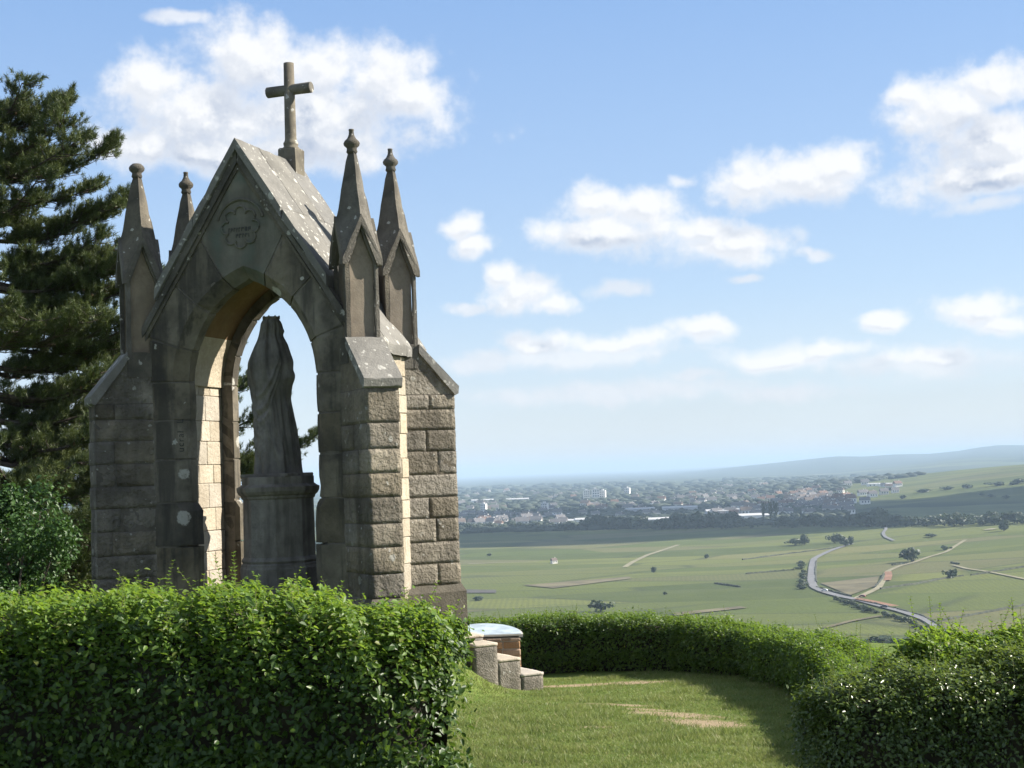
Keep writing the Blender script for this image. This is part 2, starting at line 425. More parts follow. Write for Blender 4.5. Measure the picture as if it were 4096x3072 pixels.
def hit(px, py, dz=0.0):
    """photograph pixels -> points on the terrain (arrays)"""
    px = np.atleast_1d(np.asarray(px, float)); py = np.atleast_1d(np.asarray(py, float))
    D = RT[None]*((px-2048)/FPX)[:, None] + UP[None]*(-(py-1536)/FPX)[:, None] + FWD[None]
    D /= D[:, 1:2]
    lo = np.full(len(px), 24.0); hi = lo.copy(); done = np.zeros(len(px), bool)
    t = 24.0
    while t < 42000:
        t2 = t*1.012; P = CAM + D*t2
        under = (P[:, 2] < T(P[:, 0], P[:, 1])) & ~done
        lo[under] = t; hi[under] = t2; done |= under; t = t2
        if done.all(): break
    lo[~done] = hi[~done] = 40000
    for _ in range(22):
        m = (lo+hi)/2; P = CAM + D*m[:, None]; u = P[:, 2] < T(P[:, 0], P[:, 1])
        hi = np.where(u, m, hi); lo = np.where(u, lo, m)
    P = CAM + D*hi[:, None]; P[:, 2] = T(P[:, 0], P[:, 1]) + dz
    return P

def terrain_material():
    m, t, b = new_mat('vineyards and plain')
    pos = t.nodes.new('ShaderNodeNewGeometry').outputs['Position']
    sp = t.nodes.new('ShaderNodeSeparateXYZ'); t.links.new(pos, sp.inputs[0]); X, Y = sp.outputs[0], sp.outputs[1]
    def rotated(deg, sx, sy):
        mp = t.nodes.new('ShaderNodeMapping'); mp.inputs['Rotation'].default_value = (0, 0, R_(deg)); mp.inputs['Scale'].default_value = (sx, sy, 0)
        t.links.new(pos, mp.inputs[0]); return mp.outputs[0]
    # vine parcels: long strips of different tint, rows along the strip, thin headland lines
    def voro(vec, scale, feature='F1', rand=0.85):
        v = t.nodes.new('ShaderNodeTexVoronoi'); v.feature = feature; v.inputs['Scale'].default_value = scale
        v.inputs['Randomness'].default_value = rand; t.links.new(vec, v.inputs['Vector']); return v
    p1 = rotated(12, 1/190., 1/75.)
    v1 = voro(p1, 1.0); e1 = voro(p1, 1.0, 'DISTANCE_TO_EDGE')
    sc1 = t.nodes.new('ShaderNodeSeparateColor'); t.links.new(v1.outputs['Color'], sc1.inputs[0])
    vine = ramp(t, sc1.outputs[0], [(0.0, (0.056, 0.076, 0.022)), (0.3, (0.105, 0.125, 0.034)), (0.55, (0.150, 0.162, 0.048)), (0.8, (0.072, 0.098, 0.025)), (1.0, (0.165, 0.160, 0.064))])
    brown = smooth(t, sc1.outputs[1], 0.84, 0.87)
    vine = mixc(t, math_(t, 'MULTIPLY', brown, 0.65), vine, (0.135, 0.115, 0.07))
    n = noise(t, pos, 0.03, 6, 0.65)
    vine = mixc(t, math_(t, 'MULTIPLY', smooth(t, n, 0.4, 0.75), .4), vine, (0.115, 0.138, 0.036))
    vine = mixc(t, math_(t, 'MULTIPLY', smooth(t, noise(t, rotated(6, 1/260., 1/40.), 1.0, 4, .6), 0.5, 0.68), .55), vine, (0.080, 0.098, 0.036))
    # rows
    w = t.nodes.new('ShaderNodeTexWave'); w.wave_type = 'BANDS'; w.bands_direction = 'X'; w.inputs['Scale'].default_value = 0.09
    w.inputs['Distortion'].default_value = 0.6; w.inputs['Detail'].default_value = 2; w.inputs['Detail Scale'].default_value = 1.2
    rot = t.nodes.new('ShaderNodeVectorRotate'); rot.rotation_type = 'Z_AXIS'; t.links.new(pos, rot.inputs['Vector'])
    t.links.new(math_(t, 'SUBTRACT', math_(t, 'MULTIPLY', sc1.outputs[2], 0.9), 0.7), rot.inputs['Angle']); t.links.new(rot.outputs[0], w.inputs['Vector'])
    vine = mixc(t, math_(t, 'MULTIPLY', smooth(t, w.outputs[0], 0.25, 0.75), 0.30), vine, (0.075, 0.085, 0.035))
    speck = noise(t, pos, 0.35, 3, 0.7)
    vine = mixc(t, math_(t, 'MULTIPLY', smooth(t, speck, 0.45, 0.7), 0.35), vine, (0.06, 0.075, 0.03))
    edge = math_(t, 'MULTIPLY', smooth(t, e1.outputs['Distance'], 0.045, 0.0), smooth(t, noise(t, pos, 0.008, 2), 0.36, 0.5))
    vine = mixc(t, math_(t, 'MULTIPLY', edge, 0.65), vine, (0.05, 0.06, 0.03))
    # the plain: woods, meadows and stubble
    p2 = rotated(-8, 1/520., 1/330.)
    w2 = vmath(t, 'ADD', p2, vmath(t, 'MULTIPLY', noise(t, pos, 0.004, 4, 0.6, out=1), (0.5, 0.5, 0)))
    v2 = voro(w2, 1.0); sc2 = t.nodes.new('ShaderNodeSeparateColor'); t.links.new(v2.outputs['Color'], sc2.inputs[0])
    plain = ramp(t, sc2.outputs[0], [(0.0, (0.030, 0.045, 0.022)), (0.42, (0.035, 0.052, 0.025)), (0.5, (0.09, 0.115, 0.045)), (0.75, (0.12, 0.14, 0.06)), (0.9, (0.19, 0.185, 0.10)), (1.0, (0.045, 0.06, 0.03))])
    wood = smooth(t, noise(t, pos, 0.0011, 5, 0.6), 0.46, 0.56)
    plain = mixc(t, math_(t, 'MULTIPLY', wood, 0.75), plain, (0.032, 0.048, 0.024))
    plain = mixc(t, math_(t, 'MULTIPLY', smooth(t, noise(t, pos, 0.012, 5, 0.7), 0.4, 0.65), 0.45), plain, (0.03, 0.042, 0.022))
    zy = smooth(t, math_(t, 'ADD', Y, math_(t, 'MULTIPLY', n, 90)), 2090, 2150)
    slope = math_(t, 'MULTIPLY', smooth(t, sp.outputs[2], -81, -76), smooth(t, Y, 5200, 4400))   # wine slopes stay vines
    zy = math_(t, 'MULTIPLY', zy, math_(t, 'SUBTRACT', 1.0, slope))
    col = mixc(t, zy, vine, plain)
    far = smooth(t, Y, 8500, 10500)
    col = mixc(t, far, col, (0.045, 0.06, 0.035))
    near = math_(t, 'SUBTRACT', 1.0, smooth(t, vmath(t, 'LENGTH', pos), 420, 640))
    scrub = mixc(t, noise(t, pos, 0.4, 5, 0.6), (0.05, 0.07, 0.025), (0.09, 0.12, 0.04))
    col = mixc(t, near, col, scrub)
    t.links.new(col, b.inputs['Base Color']); b.inputs['Roughness'].default_value = 0.95; b.inputs['Specular IOR Level'].default_value = 0.1
    bump(t, b, speck, 0.5, 1.2)
    return m
M_TERR = terrain_material()
def build_terrain():
    rad = np.concatenate([np.linspace(19, 60, 26)[:-1], np.geomspace(60, 47000, 230)])
    az = np.concatenate([np.linspace(-180, -26, 60)[:-1], np.linspace(-26, 26, 300)[:-1], np.linspace(26, 180, 60)[:-1]])
    A, Rr = np.meshgrid(np.radians(az), rad); X, Y = np.sin(A)*Rr, np.cos(A)*Rr
    Z = T(X, Y) - 0.06*(Rr < 40); V = np.stack([X, Y, Z], -1).reshape(-1, 3)
    n = len(az); i = np.arange(len(rad)-1)[:, None]*n; j = np.arange(n)[None]; k = (j+1) % n
    F = np.stack([i+j, i+k, i+n+k, i+n+j], -1).reshape(-1, 4)[:, ::-1]
    o = np_mesh('vineyard_terrain', V, F, M_TERR, smooth_=True); tag(o, 'green vineyards and hazy plain below the hilltop', kind='structure')
build_terrain()

# ------------------------------------------------------------------ roads, tracks, bare fields
M_ROAD = flat_mat('pale asphalt', (0.16, 0.16, 0.165), 0.9, 0.1, 0.05)
M_TRACK = flat_mat('pale earth track', (0.22, 0.20, 0.13), 0.95, 0.15, 0.05)
M_RED = flat_mat('reddish earth', (0.22, 0.12, 0.075), 0.95, 0.2, 0.05)
M_BROWN = flat_mat('bare vineyard soil', (0.115, 0.10, 0.055), 0.95, 0.35, 0.04)
M_WALLF = flat_mat('dry stone and bramble', (0.06, 0.065, 0.045), 0.95, 0.4, 0.3)
M_HEDGEF = flat_mat('roadside bushes', (0.045, 0.075, 0.03), 0.95, 0.5, 0.4)
def resample(P, n):
    P = np.asarray(P, float); s = np.r_[0, np.cumsum(np.hypot(*np.diff(P, axis=0).T))]
    # Catmull-like smoothing through dense cubic interpolation of each coordinate
    q = np.linspace(0, s[-1], n)
    out = np.stack([np.interp(q, s, P[:, k]) for k in (0, 1)], 1)
    for _ in range(3):
        out[1:-1] = (out[:-2] + 2*out[1:-1] + out[2:]) / 4
    return out
def ribbon(name, px, width, mat, dz=0.5, n=60, label=None, width2=None):
    P = hit(*np.array(px, float).T); P = resample(P[:, :2], n)
    t = np.gradient(P, axis=0); t /= np.linalg.norm(t, axis=1)[:, None]; nn = np.stack([-t[:, 1], t[:, 0]], 1)
    w = np.linspace(width, width2 or width, n)[:, None]/2
    L, Rr = P + nn*w, P - nn*w
    z = lambda Q: T(Q[:, 0], Q[:, 1])[:, None] + dz
    V = np.concatenate([np.c_[L, z(L)], np.c_[Rr, z(Rr)]]); i = np.arange(n-1)
    F = np.stack([i, i+1, n+i+1, n+i], 1)[:, ::-1]
    o = np_mesh(name, V, F, mat); tag(o, label, kind='structure'); return o
ROAD = [(3850,2600),(3787,2537),(3711,2483),(3603,2447),(3538,2431),(3419,2399),(3360,2388),(3295,2370),(3254,2350),(3245,2320),(3249,2266),(3256,2237),(3280,2224),(3316,2207),(3354,2193),(3408,2176)]
ribbon('road', ROAD, 5.6, M_ROAD, 0.7, 120, 'pale winding road through the vineyards')
ribbon('road', [(3575,2165),(3540,2150),(3532,2135),(3545,2118),(3541,2106)], 3.5, M_ROAD, 0.9, 30, 'far end of the road beyond the trees')
ribbon('farm_track', [(3419,2398),(3473,2374),(3516,2353),(3538,2310),(3549,2288),(3597,2266),(3652,2253),(3711,2231),(3787,2209),(3814,2191),(3862,2161)], 4.5, M_TRACK, 0.6, 80, 'pale earth track climbing from the road past the lone tree', 3.5)
ribbon('farm_track', [(2500,2270),(2530,2250),(2589,2222),(2713,2181)], 5, M_TRACK, 0.6, 30, 'pale track cutting through the left vineyards')
ribbon('farm_track', [(3811,2262),(3870,2278),(3949,2288),(4096,2318),(4160,2330)], 3, M_TRACK, 0.6, 30, 'thin pale track along the right vineyard slope')
ribbon('farm_track', [(3300,2515),(3400,2488),(3527,2466)], 3.5, M_BROWN, 0.6, 30, 'brown track running from the road verge')
ribbon('farm_track', [(1870,2258),(2000,2252),(2150,2250)], 4, M_TRACK, 0.6, 20, 'faint pale track beside the shrine wall')
ribbon('earth_bank', [(3428,2401),(3500,2415),(3581,2432)], 5, M_RED, 1.2, 30, 'reddish earth bank above the road')
ribbon('earth_bank', [(3549,2325),(3556,2305),(3552,2290)], 5, M_RED, 0.8, 12, 'reddish bank beside the climbing track')
ribbon('farm_track', [(3950,2122),(3975,2116)], 10, M_TRACK, 0.8, 12, 'short bright track near the right edge')
def patch(name, px, mat, label, dz=0.55, n=14):
    """bare field: a four-cornered sheet laid over the terrain"""
    P = hit(*np.array(px, float).T)[:, :2]
    s = np.linspace(0, 1, n); S, Q = np.meshgrid(s, s)
    G = (P[0]*((1-S)*(1-Q))[..., None] + P[1]*(S*(1-Q))[..., None] + P[2]*(S*Q)[..., None] + P[3]*((1-S)*Q)[..., None])
    V = np.concatenate([G, (T(G[..., 0], G[..., 1]) + dz)[..., None]], -1).reshape(-1, 3)
    i = np.arange(n-1)[:, None]*n; j = np.arange(n-1)[None]
    F = np.stack([i+j, i+j+1, i+n+j+1, i+n+j], -1).reshape(-1, 4)
    o = np_mesh(name, V, F, mat); tag(o, label, kind='structure'); fix_normals(o.data)
patch('bare_field', [(3281,2335),(3400,2384),(3505,2345),(3516,2308)], M_BROWN, 'brown bare field between the road and the climbing track')
patch('bare_field', [(2091,2343),(2516,2309),(2527,2316),(2215,2355)], M_BROWN, 'long brown strip in the left vineyards')
patch('bare_field', [(1850,2360),(1985,2362),(1985,2374),(1850,2374)], flat_mat('dark soil', (0.07, 0.065, 0.06), 0.95, 0.2, 0.05), 'dark strip beside the shrine plinth')
patch('bare_field', [(2690,2455),(2960,2428),(2990,2434),(2700,2466)], M_BROWN, 'pale brown strip above the far hedge')
def field_wall(px, h, w, mat, name, label, cat, group, n=26):
    P = hit(*np.array(px, float).T); P = resample(P[:, :2], n); r = np.random.default_rng(int(px[0][0]))
    t = np.gradient(P, axis=0); t /= np.linalg.norm(t, axis=1)[:, None]; nn = np.stack([-t[:, 1], t[:, 0]], 1)
    rows = []
    for k in range(n):
        hh = h*r.uniform(.7, 1.25); z = float(T(*P[k])); ww = w*r.uniform(.8, 1.2)/2
        a, b_ = P[k]+nn[k]*ww, P[k]-nn[k]*ww; a2, b2 = P[k]+nn[k]*ww*.6, P[k]-nn[k]*ww*.6
        rows.append([(*a, z-.6), (*a2, z+hh), (*b2, z+hh*r.uniform(.85, 1.1)), (*b_, z-.6)])
    o = MB().loft(rows).build(name, mat); tag(o, label, cat, group)
GW = 'low walls and banks between vineyard parcels'
for px, lab in (([(3268,2352),(3330,2368),(3403,2387)], 'low wall along the road above the brown field'),
                ([(3266,2330),(3262,2290),(3266,2245)], 'low wall on the right of the road bend'),
                ([(3430,2400),(3500,2418),(3581,2438)], 'dark wall below the reddish bank by the road'),
                ([(3590,2440),(3690,2466),(3760,2505),(3810,2545)], 'dark wall curving with the lower road'),
                ([(3522,2357),(3657,2338),(3798,2311),(3852,2304)], 'dark bank running right from the track foot'),
                ([(3884,2302),(3990,2286),(4110,2267)], 'dark bank at the right edge above the track'),
                ([(3754,2486),(3920,2456),(4110,2421)], 'dark bank lowest at the right edge'),
                ([(3568,2262),(3635,2254)], 'short dark bank beside the lone tree'),
                ([(2984,2297),(3080,2288),(3176,2281)], 'short dark bank left of the road bend'),
                ([(2970,2240),(3150,2216),(3332,2194)], 'long dark bank running to the road end'),
                ([(3805,2252),(3836,2258)], 'short dark wall beside the small shrub'),
                ([(3500,2352),(3530,2318),(3535,2300)], 'dark wall along the foot of the climbing track'),
                ([(2860,2335),(2960,2349)], 'faint dark bank in the middle vineyards')):
    field_wall(px, 1.1, 1.8, M_WALLF, 'field_wall', lab, 'wall', GW)
# ------------------------------------------------------------------ far trees
M_FARLEAF = leaf_mat('far foliage', (0.022, 0.036, 0.018), (0.045, 0.068, 0.028), (0.10, 0.15, 0.03), twt=0.2, rough=0.6)
M_FARBARK = flat_mat('far bark', (0.07, 0.055, 0.04))
def crown_mesh(seed, n=260, flat=0.85, tall=1.0, q=0.16):
    r = np.random.default_rng(seed)
    lobes = np.c_[r.normal(0, .26, (9, 2)), r.uniform(.25, .8, 9)*tall]; lr = r.uniform(.22, .38, 9)
    k = r.integers(0, 9, n); d = r.normal(size=(n, 3)); d /= np.linalg.norm(d, axis=1)[:, None]
    c = lobes[k] + d*lr[k][:, None]*r.uniform(.75, 1.05, n)[:, None]*[1, 1, flat]
    nrm = d + r.normal(0, .45, (n, 3)); nrm /= np.linalg.norm(nrm, axis=1)[:, None]
    a = np.cross(nrm, r.normal(size=(n, 3))); a /= np.linalg.norm(a, axis=1)[:, None]; b = np.cross(nrm, a)
    s = r.uniform(.5, 1.2, n)[:, None]*q
    V = np.stack([c+a*s, c+b*s*.8, c-a*s, c-b*s*.8], 1).reshape(-1, 3)
    F = np.arange(4*n).reshape(-1, 4)
    me = bpy.data.meshes.new('crown'); me.from_pydata(V.tolist(), [], F.tolist()); me.materials.append(M_FARLEAF); return me
CROWNS = [crown_mesh(s) for s in (1, 2, 3, 4)] + [crown_mesh(9, 200, 1.0, 1.9)]
TRUNK = MB().tube([(0, 0, -.15), (0.02, 0, .3), (0, .02, .6)], [.05, .035, .02], 6).mesh('trunk', M_FARBARK)
def far_tree(P, w, h, label, group, k, name='field_tree', cat='tree'):
    o = empty(name, tuple(P), random.uniform(0, 6)); o.scale = (w/1.1, w/1.1, h/1.1)
    link_mesh('crown', CROWNS[k], o); link_mesh('trunk', TRUNK, o)
    tag(o, label, cat, group); return o
QUEUE = []
def flush():
    if QUEUE:
        for P, (x, y, fn) in zip(hit([a[0] for a in QUEUE], [a[1] for a in QUEUE]), QUEUE): fn(P)
        QUEUE.clear()
def px_tree(x, y, wpx, hpx, label, group=None, k=0, **kw):
    QUEUE.append((float(x), float(y), lambda P: far_tree(P, wpx*P[1]/FPX, hpx*P[1]/FPX, label, group, k, **kw)))
GT = 'lone trees in the vineyards'
for a in ((3180,2181,62,28,'low wide bush left of the tree pair by the road end',GT,1),(3219,2180,36,44,'round tree right of the low wide bush',GT,0),
          (3340,2172,34,38,'leftmost dark tree of the clump at the road end',GT,2),(3362,2172,30,40,'second tree of the clump at the road end',GT,3),
          (3382,2186,40,40,'paler front tree of the clump at the road end',GT,1),(3404,2180,26,36,'rightmost tree of the clump at the road end',GT,0),
          (3655,2246,62,62,'largest lone tree beside the climbing track',GT,3),(3803,2312,38,36,'small dark tree below the thin right track',GT,2),
          (2825,2234,22,18,'small bush in the middle of the vineyards',GT,1),(2615,2291,24,24,'small round bush right of the brown strip',GT,0),
          (2402,2446,60,48,'rounded bush just above the far hedge',GT,2),(1909,2402,48,18,'low dark bush near the shrine plinth',GT,1),
          (4016,2124,50,46,'round tree standing alone at the right edge',GT,0),(3783,2200,34,20,'low bush where the track climbs over',GT,2),
          (1961,2224,16,12,'tiny bush in the far left vineyards',GT,3),(2660,2380,18,14,'tiny bush above the middle of the far hedge',GT,0),
          (3729,2148,52,14,'flat dark thicket near the far treeline',GT,1),(3560,2600,150,60,'dark thicket on the slope just over the hedge',GT,3),
          (3640,2606,120,56,'dark thicket right of its neighbour just over the hedge',GT,2)):
    px_tree(a[0], a[1], a[2], a[3], a[4], a[5], a[6])
r = np.random.default_rng(6)
for pts, lab in (([(3205,2258),(3212,2300),(3204,2340),(3215,2358)], 'bush on the verge left of the road bend'),
                 ([(3349,2404),(3430,2429),(3500,2456)], 'bush in the row just below the road'),
                 ([(3538,2462),(3640,2494),(3730,2548)], 'bush in the row along the lower road')):
    pts = np.array(pts, float)
    for f in np.linspace(0, 1, 13):
        x, y = np.interp(f, np.linspace(0, 1, len(pts)), pts[:, 0]) + r.uniform(-5, 5), np.interp(f, np.linspace(0, 1, len(pts)), pts[:, 1]) + r.uniform(-2, 3)
        px_tree(x, y, r.uniform(20, 38), r.uniform(12, 22), lab, 'bushes on the road verges', int(r.integers(0, 4)), name='roadside_bush', cat='bush')
r = np.random.default_rng(5)
TL = 'trees in the row between vineyards and town'
for x0, x1, n, h0, h1 in ((1835,2340,20,18,36),(2350,2560,13,36,60),(2560,2700,6,24,40),(2640,2940,18,38,66),(2950,3010,3,22,32),(3120,3420,17,28,50),(3460,3540,6,50,78),(3560,3700,8,28,54),(3700,4130,24,28,56)):
    for x in np.linspace(x0, x1, n) + r.uniform(-8, 8, n):
        base = np.interp(x, [1835, 2350, 3000, 3600, 4130], [2124, 2120, 2110, 2106, 2094]) + r.uniform(-5, 4)
        h = r.uniform(h0, h1); px_tree(x, base, h*r.uniform(.9, 1.5), h, 'dark tree in the row between vineyards and town', TL, int(r.integers(0, 4)), name='row_tree')
for x in (3055, 3085, 3103): px_tree(x, 2108, 17, 62, 'tall narrow poplar in the treeline before the town', 'poplars in the treeline', 4, name='poplar_tree')
for x, y, w, h in ((3560,1955,40,14),(3690,1962,60,14),(3790,1950,50,14),(3870,1945,50,16),(3610,1988,30,16),(3925,1975,20,12),(3960,1982,30,14),(4000,1935,60,18),(4070,1928,60,22),(4022,1988,22,18),(3700,1957,40,10)):
    px_tree(x, y+8, w, h, 'small tree on the pale slope right of the town', 'trees on the pale far slope', int(r.integers(0, 4)), name='slope_tree')
flush()
# woods and gardens of the plain: one mass
def blob_mass(name, P, w, h, mat, label):
    bm = bmesh.new(); bmesh.ops.create_icosphere(bm, subdivisions=1, radius=1); bv = np.array([v.co[:] for v in bm.verts]); bf = np.array([[v.index for v in f.verts] for f in bm.faces]); bm.free()
    n = len(P); rr = np.random.default_rng(3)
    sc_ = 1 + rr.normal(0, .16, (n, len(bv), 1)); V = bv[None]*sc_*np.stack([w, w, h], -1)[:, None] + (P + np.c_[np.zeros((n, 2)), h*.6])[:, None]
    F = (bf[None] + (np.arange(n)*len(bv))[:, None, None]).reshape(-1, 3)
    o = np_mesh(name, V.reshape(-1, 3), F, mat); tag(o, label, 'woodland', kind='stuff'); return o
M_WOOD = leaf_mat('woodland mass', (0.022, 0.034, 0.018), (0.034, 0.050, 0.024), (0.05, 0.08, 0.02), twt=0.1, rough=0.8)
def scatter(n, x0, x1, y0, y1, seed, pw=1.0):
    q = np.random.default_rng(seed); x = q.uniform(x0, x1, n)
    y = y0 + (y1-y0)*q.uniform(0, 1, n)**pw
    y = y - 0.037*(x-2700)*0.7
    return hit(x, y)
P = np.concatenate([scatter(2300, 1820, 3560, 1985, 2112, 1, .8), scatter(1100, 1820, 4120, 1925, 1985, 2, .7), scatter(500, 2900, 4120, 1925, 1960, 4), scatter(160, 3100, 3480, 2030, 2066, 8), scatter(160, 1840, 3000, 2070, 2112, 6)])
P = P[P[:, 1] < 9000]; keep = ~((P[:, 0] > 0.225*P[:, 1]) & (P[:, 1] > 2150) & (P[:, 1] < 4000)); P = P[keep]
q = np.random.default_rng(9); s = P[:, 1]/3500
blob_mass('woodland', P, q.uniform(6, 20, len(P))*np.clip(s, .6, 2.6)*1.1, q.uniform(3.5, 7, len(P))*np.clip(s, .7, 1.5), M_WOOD, 'blue-green trees and gardens around the distant town')

# ------------------------------------------------------------------ the town
M_HW = [flat_mat('pale render', c, .9, .06, .2) for c in ((.70, .66, .60), (.82, .80, .77), (.60, .55, .47), (.5, .5, .52))]
M_HR = [flat_mat('roof covering', c, .9, .15, .2) for c in ((.19, .12, .09), (.16, .125, .105), (.16, .15, .15), (.48, .48, .48))]
M_PANE = flat_mat('dark pane', (.05, .06, .08), .3, .1)
def house_mesh(kind, wm, rm):
    b = MB()
    if kind == 'gable':
        b.box(-.5, .5, -.35, .35, -.1, .55, .005, 0)
        b.prism([(-.40, .52), (0, .95), (.40, .52)], (0, 1, 0), (0, 0, 1), (-.54, 0, 0), (.54, 0, 0), mat=1)
        b.box(.22, .30, .05, .13, .8, 1.08, .005, 0)
        for x in (-.3, 0, .3): b.box(x-.06, x+.06, -.365, -.345, .2, .42, .003, 2)
        b.box(.495, .515, -.12, .12, .2, .42, .003, 2)
    elif kind == 'shed':
        b.box(-1.6, 1.6, -.6, .6, -.1, .42, .005, 0)
        b.prism([(-.64, .42), (0, .56), (.64, .42)], (0, 1, 0), (0, 0, 1), (-1.63, 0, 0), (1.63, 0, 0), mat=1)
        for x in (-1.1, -.3, .6): b.box(x-.15, x+.15, -.615, -.595, 0, .28, .003, 2)
    else:
        b.box(-.5, .5, -.4, .4, -.1, 1.6, .005, 0); b.box(-.52, .52, -.42, .42, 1.6, 1.68, .005, 1); b.box(-.2, .15, -.2, .2, 1.68, 1.85, .005, 0)
        for z in (.25, .6, .95, 1.3):
            for x in (-.32, 0, .32): b.box(x-.09, x+.09, -.415, -.395, z, z+.18, .003, 2)
    return b.mesh('house', [wm, rm, M_PANE])
HM = {('gable', i, j): house_mesh('gable', M_HW[i], M_HR[j]) for i in range(4) for j in (0, 1, 2)}
SM = [house_mesh('shed', M_HW[i], M_HR[j]) for i, j in ((1, 3), (3, 3), (1, 2), (0, 1))]
AM = [house_mesh('block', M_HW[i], M_HR[3]) for i in (1, 0)]
def put_house(x, y, me, size, label, group, name='house', cat='house', rz=None, zs=1.0):
    def fn(P):
        o = link_mesh(name, me); o.location = P; o.rotation_euler = (0, 0, random.uniform(-.7, .7) if rz is None else rz)
        o.scale = (size, size, size*zs); tag(o, label, cat, group)
    QUEUE.append((float(x), float(y), fn))
GB = 'tower blocks in the town'
for x, y, s_, lab in ((2347, 2002, 17, 'left white tower block of the close trio in town'), (2383, 2003, 19, 'tallest middle white tower block in town'), (2412, 2001, 16, 'right pale tower block of the close trio'), (2510, 1987, 16, 'small pale block right of the tower trio'),
                      (2180, 2055, 13, 'white block at the left side of town'), (1936, 2052, 12, 'small white block left in town')):
    put_house(x, y, AM[0], s_, lab, GB, 'apartment_block', 'building', random.uniform(-.5, .1))
GSH = 'long sheds at the town edge'
for x, y, s_, k, lab in ((2260,2098,30,0,'long white shed left at the town edge'),(2370,2094,34,0,'long white shed behind the left treeline'),(2130,2090,22,0,'white shed among the left houses'),(2640,2096,36,1,'grey shed behind the middle trees'),(2740,2094,26,3,'reddish roofed shed behind the middle trees'),(2000,2098,20,0,'small white shed by the left edge of town'),(2560,2050,34,1,'grey shed in the middle of town'),(2720,2048,40,1,'wide grey shed in the middle of town'),(2900,2062,40,1,'pale roofed long shed right of the middle'),(2960,2085,40,0,'long pale shed near the poplars'),(3010,2078,30,0,'pale shed left of the poplars'),(1930,2012,40,0,'bright long shed far left'),(2070,2008,40,1,'grey long shed far left'),(2250,2070,26,1,'grey shed left in town')):
    put_house(x, y, SM[k], s_*.5, lab, GSH, 'warehouse', 'warehouse', random.uniform(-.2, .15))
r = np.random.default_rng(12)
pts = [(x, y) for x, y in zip(r.normal(2010, 130, 46), r.uniform(2068, 2108, 46))] + [(x, y) for x, y in zip(r.uniform(1840, 2560, 30), r.uniform(2020, 2075, 30))] \
    + [(x, y) for x, y in zip(r.normal(3230, 110, 46), r.uniform(2004, 2040, 46))] + [(x, y) for x, y in zip(r.uniform(2500, 3400, 100), r.uniform(1975, 2070, 100))] \
    + [(x, y) for x, y in zip(r.uniform(2900, 3600, 30), r.uniform(1938, 1990, 30))] + [(x, y) for x, y in zip(r.uniform(1860, 2900, 30), r.uniform(1965, 2000, 30))]
for x, y in pts:
    if x < 1825: continue
    i, j = int(r.choice([0, 1, 1, 1])), int(r.choice([0, 1, 2, 2, 2, 2]))
    red = j == 0
    put_house(float(x), float(y), HM[('gable', i, j)], float(r.uniform(12, 20)), 'small pale house with red roof in the distant town' if red else 'small pale house with dark roof in the distant town', 'red roofed houses of the distant town' if red else 'dark roofed houses of the distant town', zs=.8)
for x, y, s_, lab in ((3352, 2014, 20, 'bright house with red roof at the right end of town'), (3402, 2014, 19, 'bright white house farthest right by the dark slope'), (3043, 2026, 11, 'narrow pale house left of the poplars')):
    put_house(x, y, HM[('gable', 1, 0)], s_, lab, 'brightest houses at the right end of town', rz=.3)
for x, y, lab in ((3500, 1943, 'left white shed on the far pale slope'), (3545, 1943, 'middle white shed on the far pale slope'), (3575, 1943, 'right white shed on the far pale slope')):
    put_house(x, y, SM[0], 12, lab, 'white sheds by the pale slope', 'warehouse', 'warehouse', 0)
# stone hut and cars in the vineyards
put_house(2216, 2254, HM[('gable', 0, 1)], 5.5, 'small stone hut standing among the left vineyards', None, 'vineyard_hut', 'hut', .5)
flush()
def car(x, y, heading, col, label):
    mp = flat_mat('car paint', col, .3, .03, 1, spec=.5); P = hit(x, y, .7)[0]
    o = empty('car', tuple(P), heading); tag(o, label, 'car', 'cars on the vineyard road')
    b = MB(); prof = [(-2.1, .35), (2.1, .35), (2.15, .75), (1.2, .9), (.6, 1.42), (-1.0, 1.46), (-1.9, 1.0), (-2.15, .8)]
    b.prism(prof, (1, 0, 0), (0, 0, 1), (0, -.85, 0), (0, .85, 0)); b.build('body', mp, o)
    g = MB(); g.prism([(1.05, .93), (.58, 1.36), (-.95, 1.40), (-1.7, 1.0)], (1, 0, 0), (0, 0, 1), (0, -.87, 0), (0, .87, 0)); g.build('window', M_PANE, o)
    w = MB().lathe([(0.02, -.1), (.32, -.1), (.32, .1), (.02, .1)], 12).mesh('wheel', flat_mat('tyre', (.03, .03, .03)))
    for sx in (-1.3, 1.3):
        for sy in (-.82, .82):
            wo = link_mesh('wheel', w, o); wo.location = (sx, sy, .32); wo.rotation_euler = (math.pi/2, 0, 0)
car(3298, 2369, 2.7, (.75, .75, .74), 'small white car on the road bend')
car(3536, 2435, 2.75, (.05, .055, .07), 'small dark car lower down the road')
car(3449, 2393, 2.6, (.22, .07, .05), 'small reddish car at the track junction')

